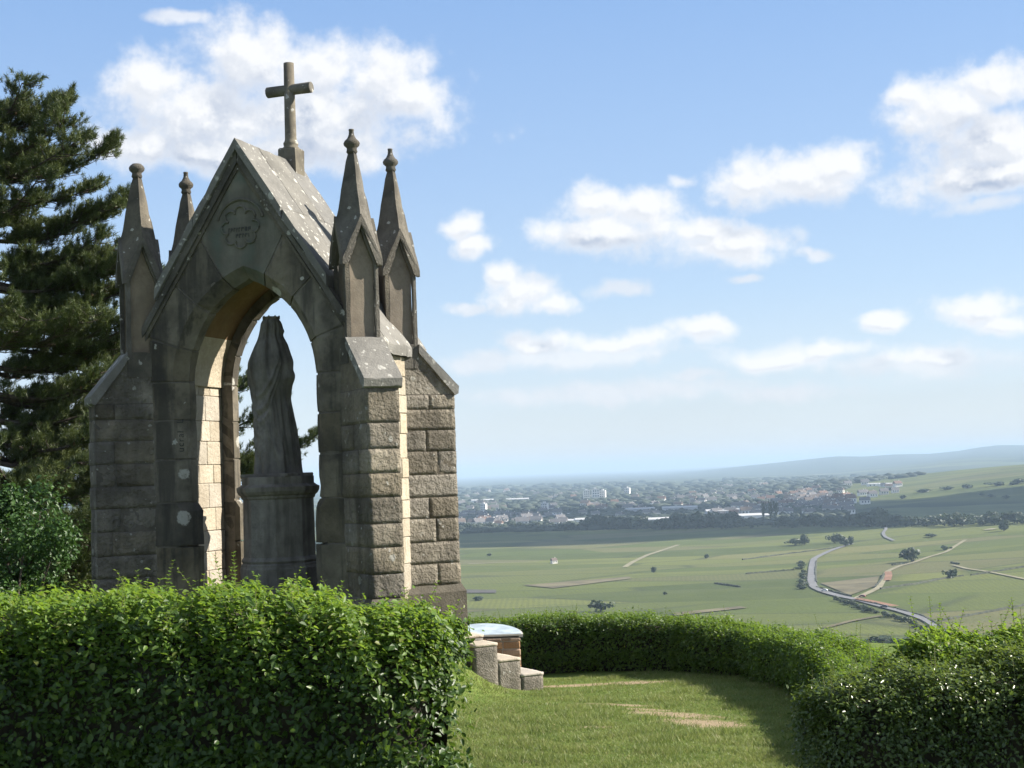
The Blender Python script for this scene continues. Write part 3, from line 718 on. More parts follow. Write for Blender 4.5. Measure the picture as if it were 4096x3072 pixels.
# ------------------------------------------------------------------ clouds off to the right whose shadows cross the plain
def cloud_body(cx, cy, rx, ry, seed, label):
    P0 = np.array([cx, cy, PLAIN]); alt = 1250.0
    base = P0 + np.array(SUN)*(alt/SUN.z); rr = np.random.default_rng(seed)
    bm = bmesh.new(); bmesh.ops.create_icosphere(bm, subdivisions=2, radius=1); bv = np.array([v.co[:] for v in bm.verts]); bf = np.array([[v.index for v in f.verts] for f in bm.faces]); bm.free()
    n = 60; ang = rr.uniform(0, 2*math.pi, n); q = np.sqrt(rr.uniform(0, 1, n))
    c = base + np.c_[np.cos(ang)*q*rx, np.sin(ang)*q*ry, rr.uniform(0, 60, n)]
    s = np.c_[rr.uniform(.16, .34, n)*rx, rr.uniform(.16, .34, n)*ry, rr.uniform(40, 110, n)]
    V = bv[None]*s[:, None]*(1+rr.normal(0, .07, (n, len(bv), 1))) + c[:, None]
    F = (bf[None] + (np.arange(n)*len(bv))[:, None, None]).reshape(-1, 3)
    o = np_mesh('cloud', V.reshape(-1, 3), F, M_CLOUD, smooth_=True); tag(o, label, 'cloud', 'clouds passing right of the view')
M_CLOUD = flat_mat('cloud', (.9, .9, .92), 1, .02, .01)
cloud_body(520, 1890, 900, 210, 1, 'long cloud bank whose shadow lies along the treeline')
cloud_body(950, 2450, 520, 330, 2, 'cloud whose shadow darkens the right vineyard slope')
cloud_body(150, 2750, 380, 260, 3, 'broad cloud whose shadow covers the middle of town')
# ------------------------------------------------------------------ air
hz = bpy.data.materials.new('haze'); hz.use_nodes = True; ht = hz.node_tree; ht.nodes.clear()
pv = ht.nodes.new('ShaderNodeVolumePrincipled'); ho = ht.nodes.new('ShaderNodeOutputMaterial')
pv.inputs['Color'].default_value = (0.60, 0.80, 1.0, 1); pv.inputs['Density'].default_value = 0.95e-4; pv.inputs['Anisotropy'].default_value = 0.0
ht.links.new(pv.outputs[0], ho.inputs['Volume'])
b = MB(); b.add([(x, y, z) for x in (-48000, 48000) for y in (-48000, 48000) for z in (PLAIN-5, 130)], [(0, 1, 3, 2), (4, 6, 7, 5), (0, 4, 5, 1), (2, 3, 7, 6), (0, 2, 6, 4), (1, 5, 7, 3)])
hzo = b.build('haze', hz); tag(hzo, 'blue summer haze filling the air over the plain', 'haze', kind='stuff')
# ------------------------------------------------------------------ the shrine
M_BUT = stone_mat('weathered limestone', (0.15, 0.131, 0.101), (0.34, 0.303, 0.24), 0.55, 0.08, 1.0, 0.08, 1.0, 0.22, pit=18, streak=.35)
M_JAMB = stone_mat('dressed limestone', (0.10, 0.088, 0.066), (0.205, 0.18, 0.136), 0.75, 0.05, 0.7, 0.014, 1.0, 0.28, pit=36, streak=.75, lich_scale=5)
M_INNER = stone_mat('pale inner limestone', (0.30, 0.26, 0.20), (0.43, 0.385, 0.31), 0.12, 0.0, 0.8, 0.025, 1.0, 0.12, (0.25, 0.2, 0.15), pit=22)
M_ROOF = stone_mat('lichened roof slabs', (0.13, 0.126, 0.115), (0.21, 0.203, 0.185), 0.45, 0.30, 0.6, 0.014, 1.0, 0.12, (0.10, 0.095, 0.085), 9.0)
M_PIN = stone_mat('grey pinnacle stone', (0.078, 0.071, 0.059), (0.165, 0.15, 0.122), 0.6, 0.16, 0.8, 0.015, 1.3, 0.12, lich_scale=8)
M_PANEL = stone_mat('tan panel stone', (0.15, 0.122, 0.092), (0.24, 0.20, 0.15), 0.35, 0.0, 0.4, 0.01, 1.3, 0.1)
M_GREEN = stone_mat('greenish carved stone', (0.10, 0.096, 0.08), (0.165, 0.158, 0.134), 0.35, 0.0, 0.4, 0.01, 1.0, 0.05, green=0.6, streak=.3)
M_MORT = stone_mat('dark mortar', (0.085, 0.075, 0.06), (0.18, 0.16, 0.13), 0.4, 0.0, 0.8, 0.02)
M_MORTP = stone_mat('pale mortar', (0.30, 0.26, 0.20), (0.40, 0.355, 0.285), 0.2, 0.0, 0.8, 0.02)
M_VAULT = stone_mat('vault plaster', (0.13, 0.082, 0.05), (0.19, 0.135, 0.085), 0.3, 0.0, 0.3, 0.01)
M_CROSS = stone_mat('cross stone', (0.10, 0.09, 0.075), (0.19, 0.172, 0.135), 0.4, 0.12, 0.4, 0.008, 2.0, 0.05, lich_scale=14)
M_STATUE = stone_mat('statue stone', (0.11, 0.101, 0.086), (0.225, 0.207, 0.178), 0.45, 0.0, 0.5, 0.008, 1.5, 0.02, streak=.5)
M_CARVE = flat_mat('carved shadow', (0.05, 0.05, 0.045), 0.95)
SH = empty('shrine', (-2.926, 16.0, 0.0), -R_(18.4)); tag(SH, 'gothic stone shrine with four pinnacles and a cross on its gabled roof', 'shrine')
W2, DV = 1.349, 1.064
S2 = math.sqrt(.5)
UC = 0.025
A_IN, CH, ZS, RA, Z0 = 0.79, 0.13, 2.93, 1.19, 0.52
VF, VB, WT = -0.07, 1.30, 0.27
RIDGE, SLOPE, EAVE = 5.61, 1.50, 1.56
def roof_under(u_): return RIDGE - 0.17 - SLOPE*abs(u_)
AMAX = math.acos((RA-A_IN)/RA)
def arc(side, ang, off):            # point on the pointed arch, off = outward offset
    cx = (RA - A_IN)
    return (side*(-cx + (RA+off)*math.cos(ang)) if True else 0, ZS + (RA+off)*math.sin(ang))
def apex_ang(off): return math.acos((RA-A_IN)/(RA+off))
def outer_of(side, ang):            # where the radial joint meets the roof underside or the pier
    cx = -(RA-A_IN); du, dz = math.cos(ang), math.sin(ang); r0 = RA+CH; lim = 1.20
    t = r0
    while t < 4:
        uu, zz = cx + t*du, ZS + t*dz
        if uu > lim or zz > roof_under(uu): break
        t += 0.004
    return (side*(cx+t*du), ZS+t*dz)
def arch_rows(side, z_or_a0, z_or_a1, mode, inset=0.0, ch=CH, lim=1.20, bulge=0.0):
    rows = []
    if mode == 'jamb':
        zs = [z_or_a0, z_or_a1]
        for z in zs: rows.append((((side*(lim-inset)), z), (side*(A_IN+ch+inset-bulge), z), (side*(A_IN+inset-bulge), z)))
    else:
        n = max(3, int((z_or_a1-z_or_a0)/R_(4)))
        for k in range(n+1):
            a = z_or_a0 + (z_or_a1-z_or_a0)*k/n
            co_, ci = arc(side, a, ch+inset), arc(side, a, inset)
            if side*co_[0] < 0: co_ = (0.0, co_[1])
            if side*ci[0] < 0: ci = (0.0, ci[1])
            o = outer_of(side, a); rows.append(((o[0]*(1-inset*.5), o[1]-inset), co_, ci))
    return rows
def arch_stone(rows, v0, v1, chs):
    """rows -> closed solid; chs=+1 chamfer on the v0 side, -1 on the v1 side"""
    rings = []
    for o, c, i in rows:
        if chs > 0: rings.append([(o[0]+UC, v0, o[1]), (c[0]+UC, v0, c[1]), (i[0]+UC, v0+CH, i[1]), (i[0]+UC, v1, i[1]), (o[0]+UC, v1, o[1])])
        else: rings.append([(o[0]+UC, v1, o[1]), (c[0]+UC, v1, c[1]), (i[0]+UC, v1-CH, i[1]), (i[0]+UC, v0, i[1]), (o[0]+UC, v0, o[1])])
    return MB().loft(rings)
G = 0.010
def build_facade(v0, v1, chs, name):
    F = MB()
    A = [R_(0), R_(18), R_(41), R_(60)]
    # mortar body behind the joints
    for side in (-1, 1):
        rows = arch_rows(side, Z0, ZS, 'jamb', 0.012) + arch_rows(side, 0.0, apex_ang(CH), 'arc', 0.012)[1:]
        F.v; st = arch_stone(rows, v0+.012 if chs > 0 else v0, v1 if chs > 0 else v1-.012, chs); F.add(st.v, st.f)
    wall = F.build(name, M_MORT, SH)
    rr = np.random.default_rng(17 if chs > 0 else 18)
    zj = [Z0, 1.11, 1.60, 2.08, 2.52, ZS+.02]
    for side in (-1, 1):
        for k in range(5):
            dz = rr.uniform(-.03, .03) if 0 < k else 0
            rows = arch_rows(side, zj[k]+G, zj[k+1]-G, 'jamb', 0.0, bulge=0.06 if k < 2 else 0.0)
            if k == 1:        # the wider foot of the jamb ends in a sloped shoulder
                z1 = zj[2]-G; rows = arch_rows(side, zj[1]+G, z1-.09, 'jamb', bulge=.06) + arch_rows(side, z1, z1, 'jamb')[:1]
            p = rr.uniform(-.006, .006)
            arch_stone(rows, v0+p if chs > 0 else v0, v1 if chs > 0 else v1+p, chs).build('jamb_stone', M_JAMB, wall); weather(C.objects[-1], .006, 3)
        for k in range(3):
            rows = arch_rows(side, A[k]+G/1.3+(.02/1.3 if k == 0 else 0), A[k+1]-G/1.3, 'arc'); p = rr.uniform(-.006, .006)
            arch_stone(rows, v0+p if chs > 0 else v0, v1 if chs > 0 else v1+p, chs).build('voussoir', M_JAMB, wall); weather(C.objects[-1], .006, 2)
    # keystone block, right up into the gable
    L = arch_rows(-1, A[3]+G/1.3, apex_ang(CH), 'arc'); Rr_ = arch_rows(1, A[3]+G/1.3, apex_ang(CH), 'arc')[::-1]
    ol, orr = L[0][0], Rr_[-1][0]; top = (0.0, roof_under(0)); n = len(L); rows = []
    for k in range(n): f = k/(n-1); rows.append(((ol[0]*(1-f)+top[0]*f, ol[1]*(1-f)+top[1]*f), L[k][1], L[k][2]))
    for k in range(1, n): f = k/(n-1); rows.append(((top[0]*(1-f)+orr[0]*f, top[1]*(1-f)+orr[1]*f), Rr_[k][1], Rr_[k][2]))
    ks = arch_stone(rows, v0+.002 if chs > 0 else v0, v1 if chs > 0 else v1-.002, chs).build('keystone', M_GREEN, wall)
    return wall, ks
front, key = build_facade(VF, VF+WT, 1, 'front_arch')
back, _k = build_facade(VB-WT, VB, -1, 'rear_arch')
# carved medallion on the keystone: hood arc, eight-lobed rim and worn letters
b = MB(); cz = 4.64; v = VF
def ring_arc(b, c, r, a0, a1, t, n=18):
    pts = [(c[0]+r*math.cos(a), v-.006, c[1]+r*math.sin(a)) for a in np.linspace(a0, a1, n)]
    b.tube(pts, [t]*n, 6)
ring_arc(b, (UC-.02, cz), .29, R_(15), R_(165), .016, 24)
for k in range(8):
    a = R_(90+45*k); c = (UC-.02+.165*math.cos(a), cz-.02+.165*math.sin(a)); ring_arc(b, c, .068, a-R_(105), a+R_(105), .012, 12)
b.build('medallion', M_GREEN, front)
b = MB(); rr = np.random.default_rng(3)
for row, (z, x0, x1) in enumerate(((cz-.045, -.15, .13), (cz-.115, -.06, .10))):
    x = x0
    while x < x1:      # worn, unreadable letter strokes
        h = .045; w_ = rr.uniform(.012, .03)
        b.box(UC-.02+x, UC-.02+x+.006, v-.004, v+.004, z-h/2, z+h/2, .001)
        if rr.random() < .6: b.box(UC-.02+x, UC-.02+x+w_, v-.004, v+.004, z+rr.uniform(-h/2, h/2), z+h/2*.9+.004, .001)
        x += w_ + .014
b.build('worn_inscription', M_CARVE, front)
# letters cut on the left jamb chamfer, reading upwards
def letters(txt, size):
    cu = bpy.data.curves.new('letters', 'FONT'); cu.body = txt; cu.size = size; cu.extrude = 0.003; cu.space_character = 1.15
    tmp = bpy.data.objects.new('letters', cu); C.objects.link(tmp); bpy.context.view_layer.update()
    me = bpy.data.meshes.new_from_object(tmp.evaluated_get(bpy.context.evaluated_depsgraph_get())); bpy.data.objects.remove(tmp)
    me.materials.clear(); me.materials.append(M_CARVE); return me
o = link_mesh('jamb_inscription', letters('ucral  L', 0.105), front)
mx = np.array([0, 0, 1.0]); my = np.array([-S2, -S2, 0]); mz = np.cross(mx, my)
o.matrix_local = Matrix(((mx[0], my[0], mz[0], -A_IN-.055+UC), (mx[1], my[1], mz[1], VF+CH-.055-.002), (mx[2], my[2], mz[2], 2.16), (0, 0, 0, 1)))

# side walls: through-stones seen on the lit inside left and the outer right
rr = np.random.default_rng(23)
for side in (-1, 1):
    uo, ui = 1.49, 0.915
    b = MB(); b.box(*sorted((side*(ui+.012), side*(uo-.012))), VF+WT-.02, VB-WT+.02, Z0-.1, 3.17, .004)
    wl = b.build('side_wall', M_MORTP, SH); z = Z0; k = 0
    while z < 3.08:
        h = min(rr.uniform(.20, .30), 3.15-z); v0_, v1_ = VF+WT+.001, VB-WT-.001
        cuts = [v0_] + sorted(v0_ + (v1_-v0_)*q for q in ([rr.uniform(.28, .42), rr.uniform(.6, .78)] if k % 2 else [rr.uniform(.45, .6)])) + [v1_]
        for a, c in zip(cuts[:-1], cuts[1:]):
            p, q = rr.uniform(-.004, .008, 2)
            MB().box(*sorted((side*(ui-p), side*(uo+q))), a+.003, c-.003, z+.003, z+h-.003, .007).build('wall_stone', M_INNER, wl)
        z += h; k += 1
# vault above
rings = []
for a in np.linspace(-1, 1, 41):
    side = -1 if a < 0 else 1; ang = (1-abs(a))*apex_ang(.12)
    i = arc(side, ang, .12); i = (0.0 if abs(a) < 1e-6 else i[0], i[1])
    f = abs(a); o_ = (side*min(1.27, f*1.6), min(roof_under(min(1.27, f*1.6)), 9)); o_ = (o_[0], max(o_[1], ZS+.02) if f < 1 else ZS)
    rings.append([(i[0]+UC, VF+WT-.01, i[1]), (i[0]+UC, VB-WT+.01, i[1]), (o_[0]+UC, VB-WT+.01, o_[1]), (o_[0]+UC, VF+WT-.01, o_[1])])
lo = [k for k in range(41) if rings[k][0][2] < 3.5]; nl_ = len(lo)//2
MB().loft(rings[:nl_]).build('vault_haunch', M_INNER, SH); MB().loft(rings[nl_-1:41-nl_+1]).build('vault', M_VAULT, SH); MB().loft(rings[41-nl_:]).build('vault_haunch', M_INNER, SH)
# floor and steps of the base
MB().box(-1.33, 1.33, -.18, 1.40, -.4, Z0, .02).build('floor_slab', M_JAMB, SH)

# roof of stone slabs
def ROUGH(o, *a): return weather(o, *a)
def roof_piece(name, side, u0, u1, v0_, v1_, lift=0.0, th=0.13, parent=None, mat=None):
    z = lambda u_: RIDGE - SLOPE*u_ + lift
    poly = [(u0, z(u0)), (u1, z(u1)), (u1, z(u1)-th), (u0, z(u0)-th)]
    return ROUGH(MB().prism([(side*p[0], p[1]) for p in poly], (1, 0, 0), (0, 0, 1), (0, v0_, 0), (0, v1_, 0)).build(name, mat or M_ROOF, parent), .010, 6)
roof = empty('roof', parent=SH)
for side in (-1, 1):
    us = [0.0, .55, 1.07, EAVE]; vs2 = [-.15, .40, .95, 1.46]
    for i in range(3):
        for j in range(3):
            g = .004; off = [0, .12, -.08][i]
            a = (vs2[j] if j or i < 2 else .055)+(off if 0 < j else 0)+(g if j else 0); c = vs2[j+1]+(off if j < 2 else 0)-(g if j < 2 else 0)
            roof_piece('roof_slab', side, us[i]+(g if i else 0), us[i+1]-(g if i < 2 else 0), a, c, rr.uniform(-.006, .006) if (i or j) else 0, .13, roof)
    # raking mouldings under the overhang, front and rear
    for (va, vb_, l, th) in ((-.115, 0.1, -.135, .13), (-.09, 0.1, -.27, .07), (1.30, 1.42, -.135, .16)):
        roof_piece('raking_moulding', side, 0.0, 1.30, va, vb_, l, th, roof, M_PIN)
# cross on its block
cr = empty('cross', (0.0, 1.22, 0), parent=SH)
b = MB(); b.loft([[(x*w, y*w, z) for x, y in ((-1, -1), (1, -1), (1, 1), (-1, 1))] for w, z in ((.115, 5.30), (.115, 5.74), (.10, 5.76))]); weather(b.build('cross_block', M_CROSS, cr), .008, 4)
b = MB().lathe([(.10, 5.74), (.10, 5.77), (.082, 5.785), (.09, 5.81), (.09, 5.83), (.075, 5.85), (.070, 5.88), (.062, 6.80), (.0, 6.805)], 20); b.build('cross_shaft', M_CROSS, cr, True)
b = MB(); b.tube([(-.295, 0, 6.475), (-.29, 0, 6.475), (0, 0, 6.475), (.29, 0, 6.475), (.295, 0, 6.475)], [.06, .066, .064, .066, .06], 18); b.build('cross_arm', M_CROSS, cr)

# four corner buttresses set diagonally, each under a pinnacle
def buttress(cu_, cv, eu, ev, reach, seed, detail):
    rr = np.random.default_rng(seed)
    e = np.array([eu*S2, ev*S2, 0]); t = np.array([-e[1], e[0], 0]); z_ = np.array([0, 0, 1.0]); o = np.array([cu_, cv, 0.0])
    B = empty('buttress', parent=SH); hw = .18
    def blk(e0, e1, z0, z1, name='stone', mat=M_BUT, b=.014, h=hw, parent=B, pr=0.0):
        c = o + e*(e0+e1)/2 + z_*(z0+z1)/2
        if name == 'stone': return MB().rock(c, e*(e1-e0)/2, t*(h+pr), z_*(z1-z0)/2, .006, .045, .006).build(name, mat, parent, True)
        return MB().cbox(c, e*(e1-e0)/2, t*(h+pr), z_*(z1-z0)/2, b).build(name, mat, parent)
    zt = lambda q: 3.22 - (q-.19)*.92*(.51/(reach-.19))/.51*.51/1.0 if False else 3.27 - (q-.19)*(.44/(reach-.19))
    blk(-.28, reach-.008, Z0-.3, zt(reach)-.08, 'mortar_core', M_MORT, .004, hw-.004)
    z = Z0+.03; k = 0; ztop = zt(reach)-.11
    hs = []
    while z < ztop-.02:
        h = rr.uniform(.235, .275); h = h if ztop-z-h > .12 else ztop-z; hs.append((z, z+h)); z += h
    for z0, z1 in hs:
        cut = rr.uniform(.24, .40) if k % 3 != 1 else None
        parts = [(-.26, cut), (cut, reach)] if cut else [(-.26, reach)]
        for a, c in parts:
            blk(a+.003, c-(.003 if c != reach else rr.uniform(-.006, .006)), z0+.003, z1-.003, pr=rr.uniform(-.003, .007))
        k += 1
    # raking top course and coping slab
    poly = [(-.26, ztop+.004), (reach-.004, ztop+.004), (reach-.004, zt(reach)-.075), (.17, zt(.17)-.075), (-.26, zt(.17)-.075)]
    MB().prism(poly, e, z_, t*(hw-.002), -t*(hw-.002), o).build('raking_stone', M_BUT, B)
    sl_ = (zt(reach)-zt(.19))/(reach-.19); r2 = reach+.045
    poly = [(.192, zt(.192)+.03), (r2, zt(r2)+.03), (r2-.012, zt(r2)-.055), (r2-.05, zt(r2)-.075), (.192, zt(.192)-.075)]
    MB().prism(poly, e, z_, t*(hw+.035), -t*(hw+.035), o).build('coping_slab', M_ROOF, B); weather(C.objects[-1], .008, 6)
    # plinth with sloped head
    f = .045
    r = [[o+e*a+t*c+z_*zz for a, c in ((-.3, -h), (rch, -h), (rch, h), (-.3, h))] for rch, h, zz in ((reach+f, hw+f, -.6), (reach+f, hw+f, Z0-.05), (reach+.004, hw+.004, Z0+.035))]
    weather(MB().loft(r).build('plinth', stone_plinth, B), .012, 6)
    return B
stone_plinth = stone_mat('plinth stone', (0.10, 0.088, 0.068), (0.17, 0.152, 0.12), 0.5, 0.22, 0.6, 0.02, 1.0, 0.1, lich_scale=7)
for cu_, cv, eu, ev, rch, sd in ((W2, 0, 1, -1, .68, 1), (W2, DV, 1, 1, .63, 2), (-W2, 0, -1, -1, .56, 3), (-W2, DV, -1, 1, .6, 4)):
    buttress(cu_, cv, eu, ev, rch, sd, True)
def pinnacle(cu_, cv, broken=False):
    Pn = empty('pinnacle', (cu_, cv, 0), R_(45), parent=SH)     # local x,y axes face the shrine's diagonals
    hw = .19; zb_, zsh, za, zn, = 3.02, 4.12, 4.60, 5.33; fr, dp = .052, .045
    # shaft core (the recessed panels' ground) and the raised frame on each face
    b = MB(); hc = hw-dp; pol = [(-hc, zb_), (hc, zb_), (hc, zsh), (0, za-.10), (-hc, zsh)]
    b.prism(pol, (1, 0, 0), (0, 0, 1), (0, -hc, 0), (0, hc, 0)); b.prism([(x*.998, z) for x, z in pol], (0, 1, 0), (0, 0, 1), (-hc, 0, 0), (hc, 0, 0)); b.build('shaft', M_PANEL, Pn)
    for k in range(4):
        a = R_(90*k); n_ = np.array([math.cos(a), math.sin(a), 0]); t_ = np.array([-n_[1], n_[0], 0]); z_ = np.array([0, 0, 1.0])
        b = MB()
        for s_ in (-1, 1):      # stiles (mitred into the corner), pointed head
            b.prism([(s_*hw, zb_), (s_*(hw-fr), zb_), (s_*(hw-fr), zsh-.02), (0, zsh+.33), (0, zsh+.44), (s_*hw, zsh)], t_, z_, n_*(hw-dp+.001), n_*hw)
        b.prism([(-hw+fr, zb_), (hw-fr, zb_), (hw-fr, 3.30), (-hw+fr, 3.30)], t_, z_, n_*(hw-dp+.001), n_*(hw-.004))
        weather(b.build('panel_frame', M_PIN, Pn), .005, 5)
        b = MB()                # steep gablet mouldings
        for s_ in (-1, 1):
            b.prism([(s_*(hw+.035), zsh-.05), (s_*(hw+.035), zsh+.02), (0, za+.02), (0, za-.09), (s_*(hw-.03), zsh-.03)], t_, z_, n_*(hw-.02), n_*(hw+.038))
        weather(b.build('gablet', M_PIN, Pn), .007, 5)
    d = [np.array([math.cos(R_(90*k)), math.sin(R_(90*k)), 0]) for k in range(4)]
    q = [np.array([math.cos(R_(90*k+45)), math.sin(R_(90*k+45)), 0]) for k in range(4)]
    b = MB(); rn = .052; ra_ = hw+.012; rc = (hw+.028)*math.sqrt(2)
    V = [d[k]*rn + [0, 0, zn] for k in range(4)] + [d[k]*ra_ + [0, 0, za] for k in range(4)] + [q[k]*rc + [0, 0, zsh] for k in range(4)]
    # swelling between the arrises
    V += [q[k]*(rn*.80) + [0, 0, zn] for k in range(4)] + [q[k]*(ra_*.74) + [0, 0, za] for k in range(4)]
    Fs = []
    for k in range(4):
        k1 = (k+1) % 4
        Fs += [(k, 4+k, 16+k, 12+k), (12+k, 16+k, 4+k1, k1), (4+k, 8+k, 16+k), (16+k, 8+k, 4+k1)]
    Fs += [(0, 12, 1, 13, 2, 14, 3, 15)]
    b.add(V, Fs); weather(b.build('spire', M_PIN, Pn), .010, 6)
    prof = [(.045, 5.31), (.062, 5.335), (.055, 5.36), (.056, 5.38), (.084, 5.405), (.09, 5.43), (.078, 5.455), (.055, 5.475)]
    prof += [(.05, 5.48), (.02, 5.482)] if broken else [(.040, 5.50), (.030, 5.525), (.026, 5.565), (.030, 5.57), (.028, 5.585), (.002, 5.588)]
    MB().lathe(prof, 14).build('finial', M_PIN, Pn, True)
    return Pn
pinnacle(W2, 0); pinnacle(W2, DV); pinnacle(-W2, 0, True); pinnacle(-W2, DV)

# ------------------------------------------------------------------ pedestal and statue (stand inside, each a thing of its own)
def sh_pt(u_, v_, z): a = R_(18.4); return (-2.926 + u_*math.cos(a) + v_*math.sin(a), 16.0 - u_*math.sin(a) + v_*math.cos(a), z)
PD = empty('pedestal', sh_pt(.03, .60, Z0), -R_(18.4)); tag(PD, 'octagonal stone pedestal under the robed statue inside the arch', 'pedestal')
k8 = 1/math.cos(R_(22.5)); h0 = 1.85 - Z0
def octo(prof): return MB().lathe([(r*k8, z) for r, z in prof], 8, rot=R_(22.5))
octo([(.415, 0), (.415, .30), (.405, .325), (.405, .345), (.385, .36), (.40, .385), (.395, .40), (.375, .43)]).build('base_moulding', M_STATUE, PD)
octo([(.375, .425), (.368, h0-.25)]).build('shaft', M_STATUE, PD)
octo([(.372, h0-.255), (.385, h0-.24), (.39, h0-.215), (.41, h0-.20), (.43, h0-.165), (.435, h0-.12), (.40, h0-.10), (.385, h0-.085)]).build('cornice', M_STATUE, PD)
octo([(.378, h0-.087), (.378, h0-.005), (.37, h0)]).build('cap_slab', M_STATUE, PD)
ST = empty('statue', sh_pt(.03, .60, 1.85), -R_(18.4)+R_(-6)); tag(ST, 'dark stone statue of a crowned veiled figure in long robes, seen from behind', 'statue')
def statue():
    # edges measured at heights: z, left, right (m, seen from behind), depth ratio
    E = np.array([(0, -.285, .287), (.04, -.285, .28), (.17, -.271, .260), (.37, -.275, .231), (.58, -.281, .198), (.79, -.281, .169), (.89, -.289, .156), (1.04, -.316, .183), (1.10, -.331, .21), (1.20, -.347, .189),
                  (1.31, -.337, .193), (1.41, -.289, .156), (1.52, -.233, .121), (1.57, -.205, .09), (1.62, -.192, .066), (1.70, -.168, .072), (1.75, -.16, .068), (1.80, -.145, .045), (1.825, -.12, .01), (1.835, -.06, -.04)])
    nz_, na = 170, 144; zz = np.linspace(0, 1.835, nz_)
    l, r_ = np.interp(zz, E[:, 0], E[:, 1]), np.interp(zz, E[:, 0], E[:, 2])
    for arr in (l, r_):
        for _ in range(6): arr[1:-1] = (arr[:-2]+2*arr[1:-1]+arr[2:])/4
    cx, aw = (l+r_)/2 + .02, (r_-l)/2; ad = np.minimum(aw*np.interp(zz, [0, 1.2, 1.5, 1.8], [.86, .80, .95, 1.05]), .26)
    th = np.linspace(0, 2*np.pi, na, endpoint=False); Zg, Tg = np.meshgrid(zz, th, indexing='ij')
    B = np.angle(np.exp(1j*(Tg + np.pi/2)))                       # 0 at the side turned to the lawn
    low = 1 - sstep(.75, 1.0, Zg)
    cr = lambda q_: 1-2*np.abs(np.sin(q_))
    pl = low*(.016*cr(4*Tg + 1.1*Zg + .4) + .010*cr(7.5*Tg - 1.6*Zg) + .006*cr(12*Tg + 2*Zg))
    def swag(z0, dip, amp, w): return amp*np.exp(-((Zg - z0 + dip*np.cos(B*.9+.25))/w)**2)*(np.abs(B) < 2.2)
    def hang(a_, dip, amp, w): return amp*np.exp(-((Zg - a_ + dip*(1-((B+.30)/1.0)**2))/w)**2)*sstep(-1.75, -1.2, B)*(1-sstep(.75, 1.25, B))
    sw = hang(1.22, .30, .020, .035) + hang(1.10, .34, .024, .030) + hang(1.02, .40, .018, .03) - hang(1.05, .36, .014, .022) + hang(.90, .42, .016, .035)*sstep(.2, -.5, B) + hang(.70, .40, .014, .035)*sstep(.1, -.6, B)
    diag = .026*np.exp(-((B - (.75 - 1.25*(Zg-.05)))/.13)**2)*sstep(0, .1, Zg)*(1-sstep(.7, .95, Zg)) + .018*np.exp(-((B - (-.35 - .9*(Zg-.2)))/.12)**2)*sstep(.1, .25, Zg)*(1-sstep(.8, 1.0, Zg))
    veil = sstep(1.1, 1.3, Zg)*(1-sstep(1.68, 1.8, Zg))*(.008*np.sin(9*Tg + 1.5*Zg) + .005*np.sin(17*Tg))
    veil = veil + sstep(.95, 1.1, Zg)*(1-sstep(1.74, 1.82, Zg))*(.020*np.exp(-((B-(.30-.35*(Zg-1.3)))/.10)**2) + .016*np.exp(-((B+.35+.2*(Zg-1.3))/.09)**2) + .014*np.exp(-((B+.9-.3*(Zg-1.3))/.10)**2) - .012*np.exp(-((B-.02)/.10)**2))
    face = .03*np.exp(-((Zg-1.66)/.03)**2)*np.exp(-(np.angle(np.exp(1j*(Tg-.25)))/.3)**2)
    hand = .03*np.exp(-((Zg-1.16)/.06)**2)*np.exp(-(np.angle(np.exp(1j*(Tg-.1)))/.35)**2)
    add = pl + sw + diag + veil + face + hand
    Xg = cx[:, None] + aw[:, None]*np.cos(Tg) + add*np.cos(Tg); Yg = ad[:, None]*np.sin(Tg) + add*np.sin(Tg)
    V = np.stack([Xg, Yg, Zg], -1).reshape(-1, 3); i = np.arange(nz_-1)[:, None]*na; j = np.arange(na)[None]; k = (j+1) % na
    F = np.stack([i+j, i+k, i+na+k, i+na+j], -1).reshape(-1, 4)
    o = np_mesh('robed_figure', V, F, M_STATUE, ST, True); fix_normals(o.data)
    X0 = -.03
    b = MB(); n = 12                                    # worn crown over the veil
    b.loft([[(X0+q_r*math.cos(2*math.pi*q_/24), q_r*math.sin(2*math.pi*q_/24), z) for q_ in range(24)] for q_r, z in ((.098, 1.765), (.092, 1.79), (.094, 1.83), (.05, 1.835))])
    for q_ in range(8):
        a = 2*math.pi*q_/8+.3; b.tube([(X0+.086*math.cos(a), .086*math.sin(a), 1.80), (X0+.093*math.cos(a), .093*math.sin(a), 1.832), (X0+.094*math.cos(a), .094*math.sin(a), 1.842)], [.016, .011, .005], 6)
    b.build('crown', M_STATUE, ST, True)
    b = MB().box(-.33, .31, -.27, .27, -.005, .035, .015); b.build('footplate', M_STATUE, ST)
statue()
